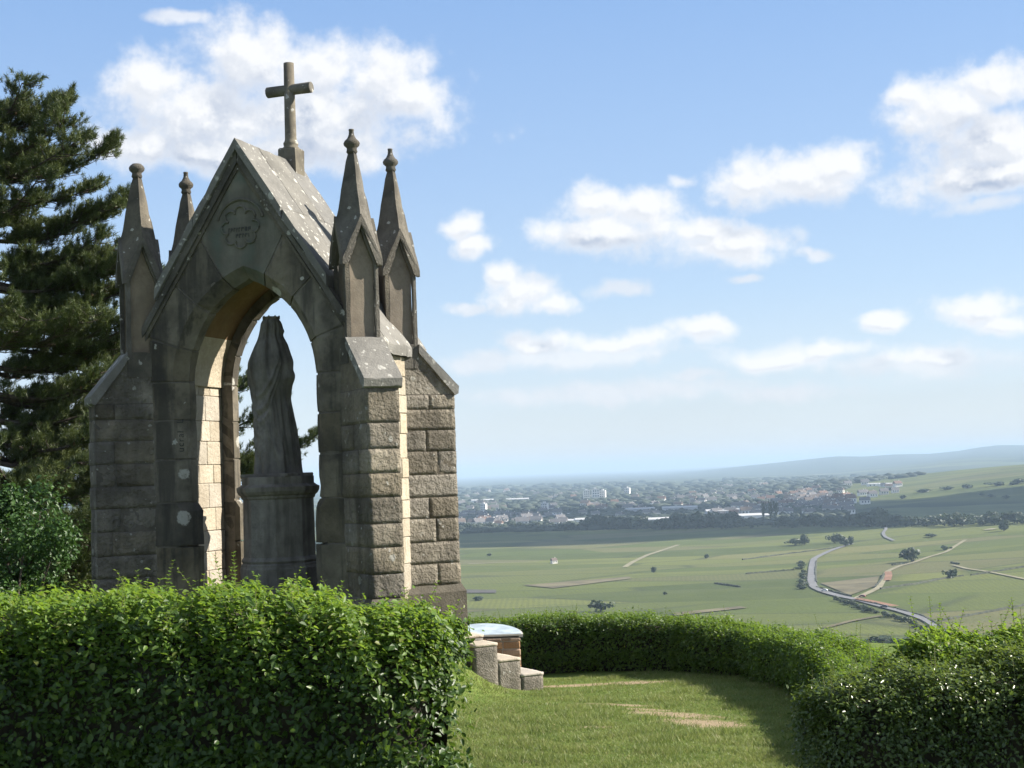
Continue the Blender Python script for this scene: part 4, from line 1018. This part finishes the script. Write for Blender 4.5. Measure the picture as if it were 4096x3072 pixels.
# ------------------------------------------------------------------ lawn
DIRT = [(0.75, 17.25, .75, .16, -2), (1.35, 17.1, .5, .12, -10), (0.95, 15.0, .42, .10, -35), (1.38, 14.0, .55, .20, -48), (1.60, 13.2, .50, .27, -55), (.62, 13.0, .16, .07, 0), (1.2, 14.5, .3, .08, -40)]
def dirt_mask(x, y):
    v = np.full(np.shape(x), 9.0)
    for cx, cy_, rx, ry, a in DIRT:
        c, s_ = math.cos(R_(a)), math.sin(R_(a)); dx, dy = x-cx, y-cy_
        v = np.minimum(v, np.hypot((dx*c+dy*s_)/rx, (-dx*s_+dy*c)/ry))
    return v
def lawn_material():
    m, t, b = new_mat('lawn'); pos = t.nodes.new('ShaderNodeNewGeometry').outputs['Position']
    n1 = noise(t, pos, 1.3, 4, .6); n2 = noise(t, pos, 14, 5, .7); n3 = noise(t, pos, 60, 3, .6)
    g = mixc(t, smooth(t, n1, .35, .7), (.085, .145, .026), (.15, .20, .05))
    g = mixc(t, math_(t, 'MULTIPLY', smooth(t, n2, .45, .7), .6), g, (.19, .175, .075))
    g = mixc(t, math_(t, 'MULTIPLY', smooth(t, n3, .45, .75), .5), g, (.05, .075, .02))
    cur = None
    for cx, cy_, rx, ry, a in DIRT:
        q = vmath(t, 'SUBTRACT', pos, (cx, cy_, 0)); vr = t.nodes.new('ShaderNodeVectorRotate'); vr.rotation_type = 'Z_AXIS'; vr.inputs['Angle'].default_value = -R_(a)
        t.links.new(q, vr.inputs['Vector']); l = vmath(t, 'LENGTH', vmath(t, 'MULTIPLY', vr.outputs[0], (1/rx, 1/ry, 0)))
        cur = l if cur is None else math_(t, 'MINIMUM', cur, l)
    d = math_(t, 'ADD', cur, math_(t, 'MULTIPLY', math_(t, 'SUBTRACT', n2, .5), 2.4))
    d = math_(t, 'ADD', d, math_(t, 'MULTIPLY', math_(t, 'SUBTRACT', n1, .5), 1.0))
    earth = mixc(t, n2, (.25, .19, .12), (.37, .295, .19))
    c = mixc(t, smooth(t, d, 1.15, .75), g, earth)
    t.links.new(c, b.inputs['Base Color']); b.inputs['Roughness'].default_value = .95; b.inputs['Specular IOR Level'].default_value = .1
    bump(t, b, math_(t, 'ADD', n2, n3), .6, .03); return m
M_LAWN = lawn_material()
gx, gy = np.meshgrid(np.arange(-20, 10.01, .2), np.arange(-4, 26.01, .2)); inside = None
gz = np.where(np.hypot(gx, gy) < 18.8, near_g(gx, gy), np.minimum(near_g(gx, gy), T(gx, gy)+.05))
ny_, nx_ = gx.shape; i = np.arange(ny_-1)[:, None]*nx_; j = np.arange(nx_-1)[None]
o = np_mesh('lawn', np.stack([gx, gy, gz], -1).reshape(-1, 3), np.stack([i+j, i+j+1, i+nx_+j+1, i+nx_+j], -1).reshape(-1, 4), M_LAWN, smooth_=True); tag(o, 'mown grass with bare earth patches on the hilltop', kind='structure')
M_GRASS = leaf_mat('grass blades', (.085, .145, .028), (.235, .265, .085), (.26, .32, .08), twt=.42, rough=.5, spec=.3, young=(.33, .29, .15))
def grass():
    q = np.random.default_rng(21); n = 230000
    y = 9.3 + (18.2-9.3)*q.uniform(0, 1, n)**1.25; x = q.uniform(-1.1, 3.2, n)
    x = x*(y/13.)*1.05
    d = dirt_mask(x, y); keep = (d + q.normal(0, .55, n) > 1.15); x, y = x[keep], y[keep]; n = len(x)
    tuft = .6 + .8*sstep(-.4, .6, np.sin(x*5.1+2*np.sin(y*3.3))*np.sin(y*4.3+1.7*np.sin(x*2.9)))
    h = q.uniform(.018, .045, n)*tuft; a = q.uniform(0, 2*np.pi, n); w = q.uniform(.0025, .005, n); le = q.normal(0, .6, (n, 2))*h[:, None]
    b0 = np.c_[x, y, near_g(x, y)-.004]; t_ = np.c_[np.cos(a), np.sin(a), 0*a]*w[:, None]
    V = np.stack([b0-t_, b0+t_, b0+np.c_[le, h]], 1).reshape(-1, 3)
    o = np_mesh('grass', V, np.arange(3*n).reshape(-1, 3), M_GRASS); tag(o, 'short sunlit grass blades covering the lawn', 'grass', kind='stuff')
grass()

# ------------------------------------------------------------------ steps and viewpoint table
M_STEP = stone_mat('rough step stone', (0.13, 0.118, 0.098), (0.30, 0.275, 0.235), 0.75, 0.12, 0.9, 0.03, 1.3, 0.08, lich_scale=10)
M_TREAD = stone_mat('worn sunlit tread stone', (0.34, 0.30, 0.245), (0.48, 0.43, 0.355), 0.3, 0, 0.5, 0.015, 1.3, 0.06, (0.15, 0.13, 0.10))  # worn treads, with sunlight on the tops put into the pale colour
a3 = np.array([-.875, -.485, 0]); b3 = np.array([-.485, .875, 0]); z3 = np.array([0, 0, 1.0]); P0 = np.array([.235, 16.8, -.67])
STEPS = empty('stone_steps', tuple(P0)); tag(STEPS, 'short flight of worn stone steps climbing from the lawn beside the hedge', 'steps')
for e0, e1, f0, f1, zt_ in ((0, .285, 0, .95, .145), (.29, .585, .005, .95, .335), (.59, .89, -.01, .95, .53), (.895, 1.5, .16, .95, .62), (.60, .893, .30, .95, .60)):
    c = a3*(e0+e1)/2 + b3*(f0+f1)/2 + z3*(zt_-.5)/2
    MB().rock(c, a3*(e1-e0)/2, b3*(f1-f0)/2, z3*(zt_+.5)/2, .007, .05, .009, 9).build('step', M_STEP, STEPS, True)
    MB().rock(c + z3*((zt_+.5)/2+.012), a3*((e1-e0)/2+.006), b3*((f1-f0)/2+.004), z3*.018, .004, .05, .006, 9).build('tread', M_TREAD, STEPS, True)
M_TBL = flat_mat('enamelled plate', (.40, .47, .50), .3, .2, 6.0, spec=.5)
M_TBR = flat_mat('table rim', (.45, .43, .38), .6, .1)
M_BRICK = stone_mat('brown rubble stone', (.24, .14, .08), (.40, .27, .17), .3, 0, .8, .02, 1.5, .25)
TB = empty('viewpoint_table', (-.50, 17.62, -.75)); tag(TB, 'half-round viewpoint table with pale blue top on a rubble base', 'table')
HT = .60; rt_ = .52
def dshape(r, z, tilt=0.0, n=28): return [(r*math.cos(a), r*math.sin(a), z + tilt*math.sin(a)) for a in np.linspace(0, math.pi, n)]
MB().loft([dshape(rt_, HT-.035, .085), dshape(rt_, HT, .085)]).build('table_plate', M_TBR, TB)
MB().loft([[(x, y+.012, z) for x, y, z in dshape(rt_-.018, HT+.001, .085)], [(x, y+.012, z) for x, y, z in dshape(rt_-.022, HT+.008, .085)]]).build('enamel_panel', M_TBL, TB)
MB().loft([dshape(rt_-.05, -.3), dshape(rt_-.05, HT-.02)]).build('core', M_MORTP, TB)
rr = np.random.default_rng(31); z = -.1
while z < HT-.06:
    h = min(rr.uniform(.075, .12), HT-.04-z); x = -rt_+.03
    while x < rt_-.05:
        w_ = min(rr.uniform(.10, .24), rt_-.03-x); MB().box(x+.004, x+w_-.004, -.012+rr.uniform(-.006, .006), .05, z+.004, z+h-.004, .012).build('rubble_stone', M_BRICK, TB); x += w_
    for k in range(9):       # curved flank
        a0, a1 = R_(4+k*19.5), R_(4+k*19.5+18.7); r0, r1 = rt_-.08, rt_-.035+rr.uniform(-.006, .006)
        MB().loft([[(r_*math.cos(q_), r_*math.sin(q_)+.02, zz) for r_, q_ in ((r0, a0), (r1, a0), (r1, (a0+a1)/2), (r1, a1), (r0, a1))] for zz in (z+.004, z+h-.004)]).build('rubble_stone', M_BRICK, TB)
    z += h

# ------------------------------------------------------------------ foliage tools
def leaves(Pc, nrm, axis, L, Wd, fold=.25, curl=.12):
    """Pc (n,3) leaf bases; nrm leaf-plane normals; axis long direction; returns verts, quad faces"""
    n = len(Pc); axis = axis - nrm*np.sum(axis*nrm, 1)[:, None]; axis /= np.linalg.norm(axis, axis=1)[:, None]+1e-9
    side = np.cross(nrm, axis); L = L[:, None]; Wd = Wd[:, None]
    base = Pc; tip = Pc + axis*L - nrm*L*curl
    def edge(f, w, s_): return Pc + axis*L*f + side*Wd*w*s_ + nrm*Wd*fold*w
    V = np.stack([base, edge(.28, .5, 1), edge(.66, .42, 1), tip, edge(.66, .42, -1), edge(.28, .5, -1)], 1).reshape(-1, 3)
    k = np.arange(n)[:, None]*6
    F = np.concatenate([k+np.array([[0, 1, 2, 3]]), k+np.array([[0, 3, 4, 5]])], 1).reshape(-1, 4)
    return V, F
def unit(a): return a/(np.linalg.norm(a, axis=-1, keepdims=True)+1e-9)
def hedge(name, path, hw, top, ground, density, leaf, mat, seed, label, n_single=0, shoots=120, end_round=.5, bare=.0, ends=(True, True), top_mat=None, back_frac=.35, shoot_h=(.05, .16), jitter=.05, wood=None):
    """clipped hedge: path of (x,y), half depth hw, top(s) and ground(x,y) heights; a shell of leaves over a core painted dark"""
    q = np.random.default_rng(seed)
    P = resample(path, 240); d = np.r_[0, np.cumsum(np.hypot(*np.diff(P, axis=0).T))]; Ltot = d[-1]
    tan = unit(np.gradient(P, axis=0)); nor = np.stack([tan[:, 1], -tan[:, 0]], 1)        # nor points to the camera side for left-to-right paths
    H = H0 = None
    root = empty(name, (float(P[120, 0]), float(P[120, 1]), float(ground(P[120, 0], P[120, 1])))); tag(root, label, 'hedge', 'clipped hedges round the lawn')
    O = np.array(root.location)
    def lump(s_, a): return 1 + .025*np.sin(s_*2.1+seed)+.03*np.sin(s_*5.3+a*2+seed*2)+.03*np.sin(s_*11+a*5)+.025*np.sin(s_*23+a*9)
    def surf(s_, a):
        """s along, a angle round the section from the near foot (0) over the top to the far foot (pi)"""
        px, py = np.interp(s_, d, P[:, 0]), np.interp(s_, d, P[:, 1]); nx, ny = np.interp(s_, d, nor[:, 0]), np.interp(s_, d, nor[:, 1]); tx, ty = np.interp(s_, d, tan[:, 0]), np.interp(s_, d, tan[:, 1])
        g = ground(px, py); hh = top(s_/Ltot) - g
        e = np.ones_like(s_)
        if ends[0]: e = np.minimum(e, np.sqrt(np.clip(1-(1-np.clip(s_/end_round, 0, 1))**2.5, 0.02, 1)))
        if ends[1]: e = np.minimum(e, np.sqrt(np.clip(1-(1-np.clip((Ltot-s_)/end_round, 0, 1))**2.5, 0.02, 1)))
        c, s2 = np.cos(a), np.sin(a); p = 2/3.4
        ox = np.sign(c)*np.abs(c)**p*hw*(1+.06*np.sin(s_*3.7+seed)); oz = np.abs(s2)**p
        lf = lump(s_, a); ox = ox*e*lf*(1-.12*(1-oz)); z = g + hh*oz*(.80+.2*e)*(1+(lf-1)*.7)
        nn = np.stack([nx*c*1.0, ny*c*1.0, np.maximum(s2, 0)*1.1], -1)
        nn[:, :2] += np.stack([tx, ty], -1)*(((s_ > Ltot-end_round)*1.0*ends[1] - (s_ < end_round)*1.0*ends[0])*(1-e))[:, None]*2
        return np.stack([px+nx*ox, py+ny*ox, z], -1), unit(nn)
    # closed twig core, the shade inside painted as a dark colour
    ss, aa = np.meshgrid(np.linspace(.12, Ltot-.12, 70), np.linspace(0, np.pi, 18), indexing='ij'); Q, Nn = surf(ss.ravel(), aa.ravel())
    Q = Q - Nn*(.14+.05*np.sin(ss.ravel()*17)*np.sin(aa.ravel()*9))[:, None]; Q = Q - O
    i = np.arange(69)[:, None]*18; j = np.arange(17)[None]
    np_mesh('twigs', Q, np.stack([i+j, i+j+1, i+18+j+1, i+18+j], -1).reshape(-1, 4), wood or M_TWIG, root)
    n = int(density); s_ = q.uniform(0, Ltot, n); a = np.where(q.uniform(0, 1, n) < .5, np.arccos(1-2*q.uniform(0, 1, n)), q.uniform(0, np.pi, n)**1.0); a = np.where(q.uniform(0, 1, n) < .12, q.uniform(0, .25, n), a); far = a > 2.2
    keep = ~far | (q.uniform(0, 1, n) < back_frac); s_, a = s_[keep], a[keep]; n = len(s_)
    Q, Nn = surf(s_, a); dep = np.abs(q.normal(0, .07, n)) - q.exponential(.018, n)
    if bare: 
        gap = (np.sin(Q[:, 0]*9+Q[:, 2]*7)*np.sin(Q[:, 2]*11-Q[:, 0]*4) > 1-bare); keep = ~gap | (q.uniform(0, 1, n) < .3)
        Q, Nn, dep = Q[keep], Nn[keep], dep[keep]; n = len(Q)
    Pc = Q - Nn*dep[:, None]
    nl = unit(Nn*.8 + np.array([0, 0, .2]) + np.array(SUN)*(.9*np.clip(Nn[:, 2:3]-.3, 0, 1)) + q.normal(0, .5, (n, 3))); ax = unit(Nn*.5 + np.array([0, 0, .1]) + q.normal(0, .7, (n, 3)))
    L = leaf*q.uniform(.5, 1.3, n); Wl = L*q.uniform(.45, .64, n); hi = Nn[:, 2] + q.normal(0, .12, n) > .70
    for nm, sel, mt in (('foliage', ~hi, mat), ('sunlit_top', hi, top_mat or mat)):  # upward leaves take the top material, sunlight put into its paler green
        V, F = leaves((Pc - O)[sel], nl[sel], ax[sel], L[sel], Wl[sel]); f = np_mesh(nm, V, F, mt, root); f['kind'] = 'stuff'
    # upright young shoots on the top, with paired leaves
    Vs, Fs, b0 = [], [], 0; stems = MB()
    ts = q.uniform(.02, .98, shoots)*Ltot; ta = q.uniform(.75, 2.35, shoots); Q, Nn = surf(ts, ta)
    for k in range(shoots):
        h = q.uniform(*shoot_h)*(2.0 if q.random() < .08 else 1); dr = unit(np.array([q.normal(0, .3), q.normal(0, .3), 1.0])); p0 = Q[k]-O-dr*.05
        m = max(3, int(h/.022)); f_ = np.linspace(.25, 1, m)
        if h > .10: stems.tube([p0, p0+dr*h*.5, p0+dr*(h+.05)], [.0022, .0018, .001], 4)
        pts = p0 + dr*(f_*(h+.05))[:, None]; pts = np.repeat(pts, 2, 0); ang = np.repeat(np.arange(m)*1.57+q.uniform(0, 6), 2) + np.tile([0, np.pi], m)
        ax = unit(np.c_[np.cos(ang), np.sin(ang), np.full(2*m, .75)+q.normal(0, .25, 2*m)]); nl = unit(np.c_[-np.cos(ang)*.5, -np.sin(ang)*.5, np.ones(2*m)]+q.normal(0, .15, (2*m, 3)))
        L = leaf*q.uniform(.55, 1.0, 2*m)*np.repeat(1.1-.5*f_, 2); V, F = leaves(pts, nl, ax, L, L*.5); Vs.append(V); Fs.append(F+b0); b0 += len(V)
    f = np_mesh('young_shoots', np.concatenate(Vs), np.concatenate(Fs), top_mat or mat, root); f['kind'] = 'stuff'
    if stems.v: stems.build('shoot_stems', M_SHOOT, root)['kind'] = 'stuff'
    # the nearest, largest leaves one by one
    if n_single:
        V, F = leaves(np.zeros((1, 3)), np.array([[0, 0, 1.0]]), np.array([[0, 1.0, 0]]), np.array([1.0]), np.array([.6])); mes = []
        me = bpy.data.meshes.new('leaf'); me.from_pydata(V.tolist(), [], F.tolist()); me.materials.append(mat)
        k = 0
        while k < n_single:
            s0, a0 = q.uniform(.05, Ltot-.05), q.uniform(.08, 1.5)*.75; Q1, N1 = surf(np.array([s0]), np.array([a0])); m = int(q.integers(2, 7)); dr = unit(N1[0]*.6 + np.array([q.normal(0, .5), q.normal(0, .2), q.normal(.2, .5)]))
            for w in range(m):
                p = Q1[0] + N1[0]*.02 + dr*.035*w; y_ = unit(dr*.3 + q.normal(0, .7, 3) + N1[0]*.35); zax = unit(np.array([.35, -.45, .7]) + q.normal(0, .35, 3)); x_ = unit(np.cross(y_, zax)); zax = np.cross(x_, y_); L = leaf*q.uniform(.95, 1.4)
                o = link_mesh('leaf', me, root); o.matrix_local = Matrix([[*(np.array([x_[r], y_[r], zax[r]])*L), p[r]-O[r]] for r in range(3)] + [[0, 0, 0, 1]]); k += 1
                if k >= n_single: break
    return root
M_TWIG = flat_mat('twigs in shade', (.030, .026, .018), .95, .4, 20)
M_SHOOT = flat_mat('green stems', (.10, .11, .035), .7, .2, 20)
M_LH = leaf_mat('privet leaf', (.016, .040, .008), (.054, .102, .017), (.16, .27, .025), twt=.32, rough=.42, spec=.35, young=(.12, .18, .035))  # green kept dark to paint shade into the hedge face
M_LH2 = leaf_mat('young and sunlit privet leaf', (.075, .15, .02), (.155, .245, .036), (.30, .44, .035), twt=.46, rough=.45, spec=.35, young=(.17, .19, .05))  # for young shoots, and paler to paint sunlight on the hedge top
M_FH = leaf_mat('hornbeam leaf', (.034, .078, .012), (.095, .165, .025), (.25, .38, .032), twt=.44, rough=.4, spec=.4, young=(.15, .21, .04))
M_RH = leaf_mat('small hedge leaf', (.030, .056, .014), (.085, .125, .032), (.17, .25, .035), twt=.32, rough=.34, spec=.5, young=(.10, .14, .035))
M_RH2 = leaf_mat('small young sunlit leaf', (.05, .085, .018), (.12, .17, .04), (.22, .30, .04), twt=.36, rough=.3, spec=.5, young=(.15, .19, .05))  # young shoots and hedge top, the sun put into the lighter green
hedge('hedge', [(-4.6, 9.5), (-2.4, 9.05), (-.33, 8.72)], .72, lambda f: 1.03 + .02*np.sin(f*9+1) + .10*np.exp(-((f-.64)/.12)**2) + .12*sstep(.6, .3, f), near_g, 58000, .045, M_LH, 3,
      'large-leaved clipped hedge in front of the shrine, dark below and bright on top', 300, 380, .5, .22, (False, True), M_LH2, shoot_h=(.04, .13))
hedge('hedge', [(-4.5, 19.4), (-2.0, 19.35), (-.5, 19.3), (1.0, 19.1), (2.15, 18.4), (2.8, 17.3), (3.1, 15.8), (3.15, 14.2), (3.05, 12.7), (2.9, 11.3), (2.75, 10.0)], .44, lambda f: -.12 + .03*np.sin(f*21)+.42*np.clip((f-.5)/.5, 0, 1)**1.6*.66, near_g, 125000, .036, M_FH, 5,
      'long low hedge curving round the far side of the lawn', 0, 800, .4, .0, (False, True), M_FH, shoot_h=(.04, .12))
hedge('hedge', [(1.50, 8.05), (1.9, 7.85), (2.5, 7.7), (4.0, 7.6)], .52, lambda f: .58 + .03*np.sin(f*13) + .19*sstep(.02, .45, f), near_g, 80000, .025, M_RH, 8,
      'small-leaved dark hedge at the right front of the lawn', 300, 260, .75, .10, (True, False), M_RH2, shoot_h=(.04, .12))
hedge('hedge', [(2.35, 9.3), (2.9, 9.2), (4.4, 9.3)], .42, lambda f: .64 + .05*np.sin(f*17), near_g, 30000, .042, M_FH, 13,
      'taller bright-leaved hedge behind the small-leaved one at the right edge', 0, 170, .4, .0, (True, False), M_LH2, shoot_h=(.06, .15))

# ------------------------------------------------------------------ shrub left of the shrine
M_SHL = leaf_mat('glossy shrub leaf', (.020, .055, .014), (.060, .120, .028), (.10, .20, .03), twt=.3, rough=.45, spec=.4)
def shrub(loc, R0, Hh, n, leaf, seed, label):
    q = np.random.default_rng(seed); root = empty('shrub', loc); tag(root, label, 'shrub')
    lob = np.c_[q.normal(0, .5*R0, (42, 2)), q.uniform(.1, .92, 42)*Hh]; lob[:, :2] *= (1.15-lob[:, 2:]/Hh*.75); lr = q.uniform(.13, .30, 42)*R0*np.clip(1.3-lob[:, 2]/Hh*.6, .6, 1.2)
    k = q.integers(0, 42, n); dn = unit(q.normal(size=(n, 3))); Pc = lob[k] + dn*(lr[k]*np.abs(q.normal(.85, .25, n)))[:, None]
    nl = unit(dn*.6+np.array([.1, 0, .5])+q.normal(0, .5, (n, 3))); L = leaf*q.uniform(.6, 1.2, n)
    V, F = leaves(Pc, nl, unit(dn+q.normal(0, .6, (n, 3))), L, L*.55); c = np_mesh('crown', V, F, M_SHL, root); c['kind'] = 'stuff'
    b = MB()
    for c_ in lob: b.tube([(0, 0, -.3), c_*[.4, .4, .5], c_], [.03, .018, .006], 6)
    b.build('stems', M_BARKD, root)
M_BARK = bark_mat('pine bark', (.10, .075, .055), (.25, .20, .16)); M_BARKD = bark_mat('dark bark', (.04, .032, .025), (.09, .07, .055))
shrub((-5.0, 14.2, -.4), 1.0, 2.3, 19000, .05, 41, 'glossy green shrub left of the shrine')

# ------------------------------------------------------------------ pines
M_NEED = leaf_mat('pine needles', (.030, .052, .018), (.105, .128, .040), (.12, .15, .03), twt=.18, rough=.5, spec=.3)
M_CONE = flat_mat('pine cones', (.16, .10, .055), .9)
def pine(loc, height, rb, limbs, seed, label, lean=(0, 0), needle=.095, tuft_n=30):
    q = np.random.default_rng(seed); root = empty('pine_tree', loc); tag(root, label, 'pine', 'dark pines behind the shrine')
    tr = lambda z: np.array([lean[0]*(z/height)+.05*math.sin(z*.9+seed), lean[1]*(z/height), z])
    zs_ = np.linspace(-.5, height, 16); MB().tube([tr(z) for z in zs_], [rb*(1-.86*max(z, 0)/height) for z in zs_], 10).build('trunk', M_BARK, root, True)
    br = MB(); tufts, tdir, cones = [], [], []
    for (z, az, L, rise) in limbs:
        p = tr(z); d = np.array([math.cos(az), math.sin(az), 0.0]); sd = np.array([-d[1], d[0], 0]); m = 9; pts = []
        wob = q.uniform(-.15, .15)
        for k in range(m):
            f = k/(m-1); pts.append(p + d*L*f + sd*wob*L*math.sin(f*3) + np.array([0, 0, L*(rise*f - .10*math.sin(f*math.pi) + .12*f*f)]))
        br.tube(pts, [max(.012, .028+.022*L/3)*(1-.85*k/(m-1)) for k in range(m)], 6)
        nb = int(8+L*10)
        for _ in range(nb):
            f = q.uniform(.10, 1.0); k = min(int(f*(m-1)), m-2); g = f*(m-1)-k; bp = pts[k]*(1-g)+pts[k+1]*g
            bl = L*q.uniform(.12, .30)*(1.15-.55*f)+.12; bd = unit(d*q.uniform(.3, 1) + sd*q.choice([-1, 1])*q.uniform(.3, 1.1) + np.array([0, 0, q.uniform(-.05, .5)])); e = bp+bd*bl
            mid = bp+bd*bl*.5+np.array([0, 0, -.03]); br.tube([bp, mid, e], [.010, .007, .004], 4)
            for _2 in range(int(5+bl*16)):
                g2 = q.uniform(.25, 1.05); c = bp+bd*bl*g2 + q.normal(0, .05, 3)*[1, 1, .6]; c[2] += q.uniform(0, .10); tufts.append(c); tdir.append(unit(bd*.7+np.array([0, 0, .9])+q.normal(0, .25, 3)))
            if q.random() < .06: cones.append(bp+bd*bl*.6)
    tufts, tdir = np.array(tufts), np.array(tdir); n = len(tufts)
    dv = unit(tdir[:, None] + q.normal(0, .62, (n, tuft_n, 3))); Ln = needle*q.uniform(.7, 1.15, (n, tuft_n, 1)); b0 = tufts[:, None] + q.normal(0, .012, (n, tuft_n, 3)) + tdir[:, None]*q.uniform(-.05, .03, (n, tuft_n, 1))
    wd = unit(np.cross(dv, q.normal(size=(n, tuft_n, 3))))*.0050
    V = np.stack([b0-wd, b0+wd, b0+dv*Ln], 2).reshape(-1, 3); c = np_mesh('crown', V, np.arange(len(V)).reshape(-1, 3), M_NEED, root); c['kind'] = 'stuff'
    br.build('branches', M_BARKD, root)
    for p in cones:
        co_ = MB().lathe([(.004, -.03), (.018, -.018), (.022, 0), (.014, .022), (.003, .034)], 7).build('cone', M_CONE, root); co_.location = p
q = np.random.default_rng(77); LA = []
z = -.1
while z < 9.9:
    for k in range(3 if z < 8 else 2):
        az_ = q.uniform(-1.9, 1.9) if k else q.uniform(-.55, .5); L = np.interp(z, [0, 2, 4, 7.0, 9.0, 10.8], [2.7, 2.7, 2.5, 2.35, 1.7, .6])*q.uniform(.75, 1.12); LA.append((z+q.uniform(-.1, .1), az_, L, q.uniform(-.05, .16)))
    z += q.uniform(.30, .46)
for z, az_, L, ri in ((5.6, .12, 3.0, .10), (9.2, .05, 1.4, .14), (8.7, .2, 1.6, .05), (.2, .1, 2.4, .05), (1.0, -.1, 2.6, .0), (1.6, .1, 2.5, .02), (8.3, .05, 1.25, .12), (7.3, .0, 2.1, .14), (6.7, -.1, 2.15, .04)): LA.append((z, az_, L, ri))
pine((-8.55, 24.0, -1.3), 10.35, .17, LA, 51, 'tall pine at the left edge with its trunk just in frame', (-.25, 0))
LB = []; z = 1.2
while z < 6.6:
    for k in range(3): LB.append((z+q.uniform(-.1, .1), q.uniform(-3.1, 3.1) if k else q.uniform(2.2, 4.0), np.interp(z, [0, 3, 6, 7], [2.4, 2.4, 1.7, .8])*q.uniform(.7, 1.05), q.uniform(-.02, .15)))
    z += q.uniform(.4, .55)
for z, az_, L, ri in ((6.0, -.05, 2.0, .08), (5.35, .15, 2.75, .02), (4.5, -.1, 2.9, .05), (3.9, .1, 3.9, .02), (4.9, -.2, 2.5, .10), (3.4, .0, 2.8, .03), (6.5, .1, 1.5, .15)): LB.append((z, az_, L, ri))
pine((-7.75, 30.0, -1.6), 8.2, .15, LB, 52, 'second pine behind the shrine, its branches showing through the arch')
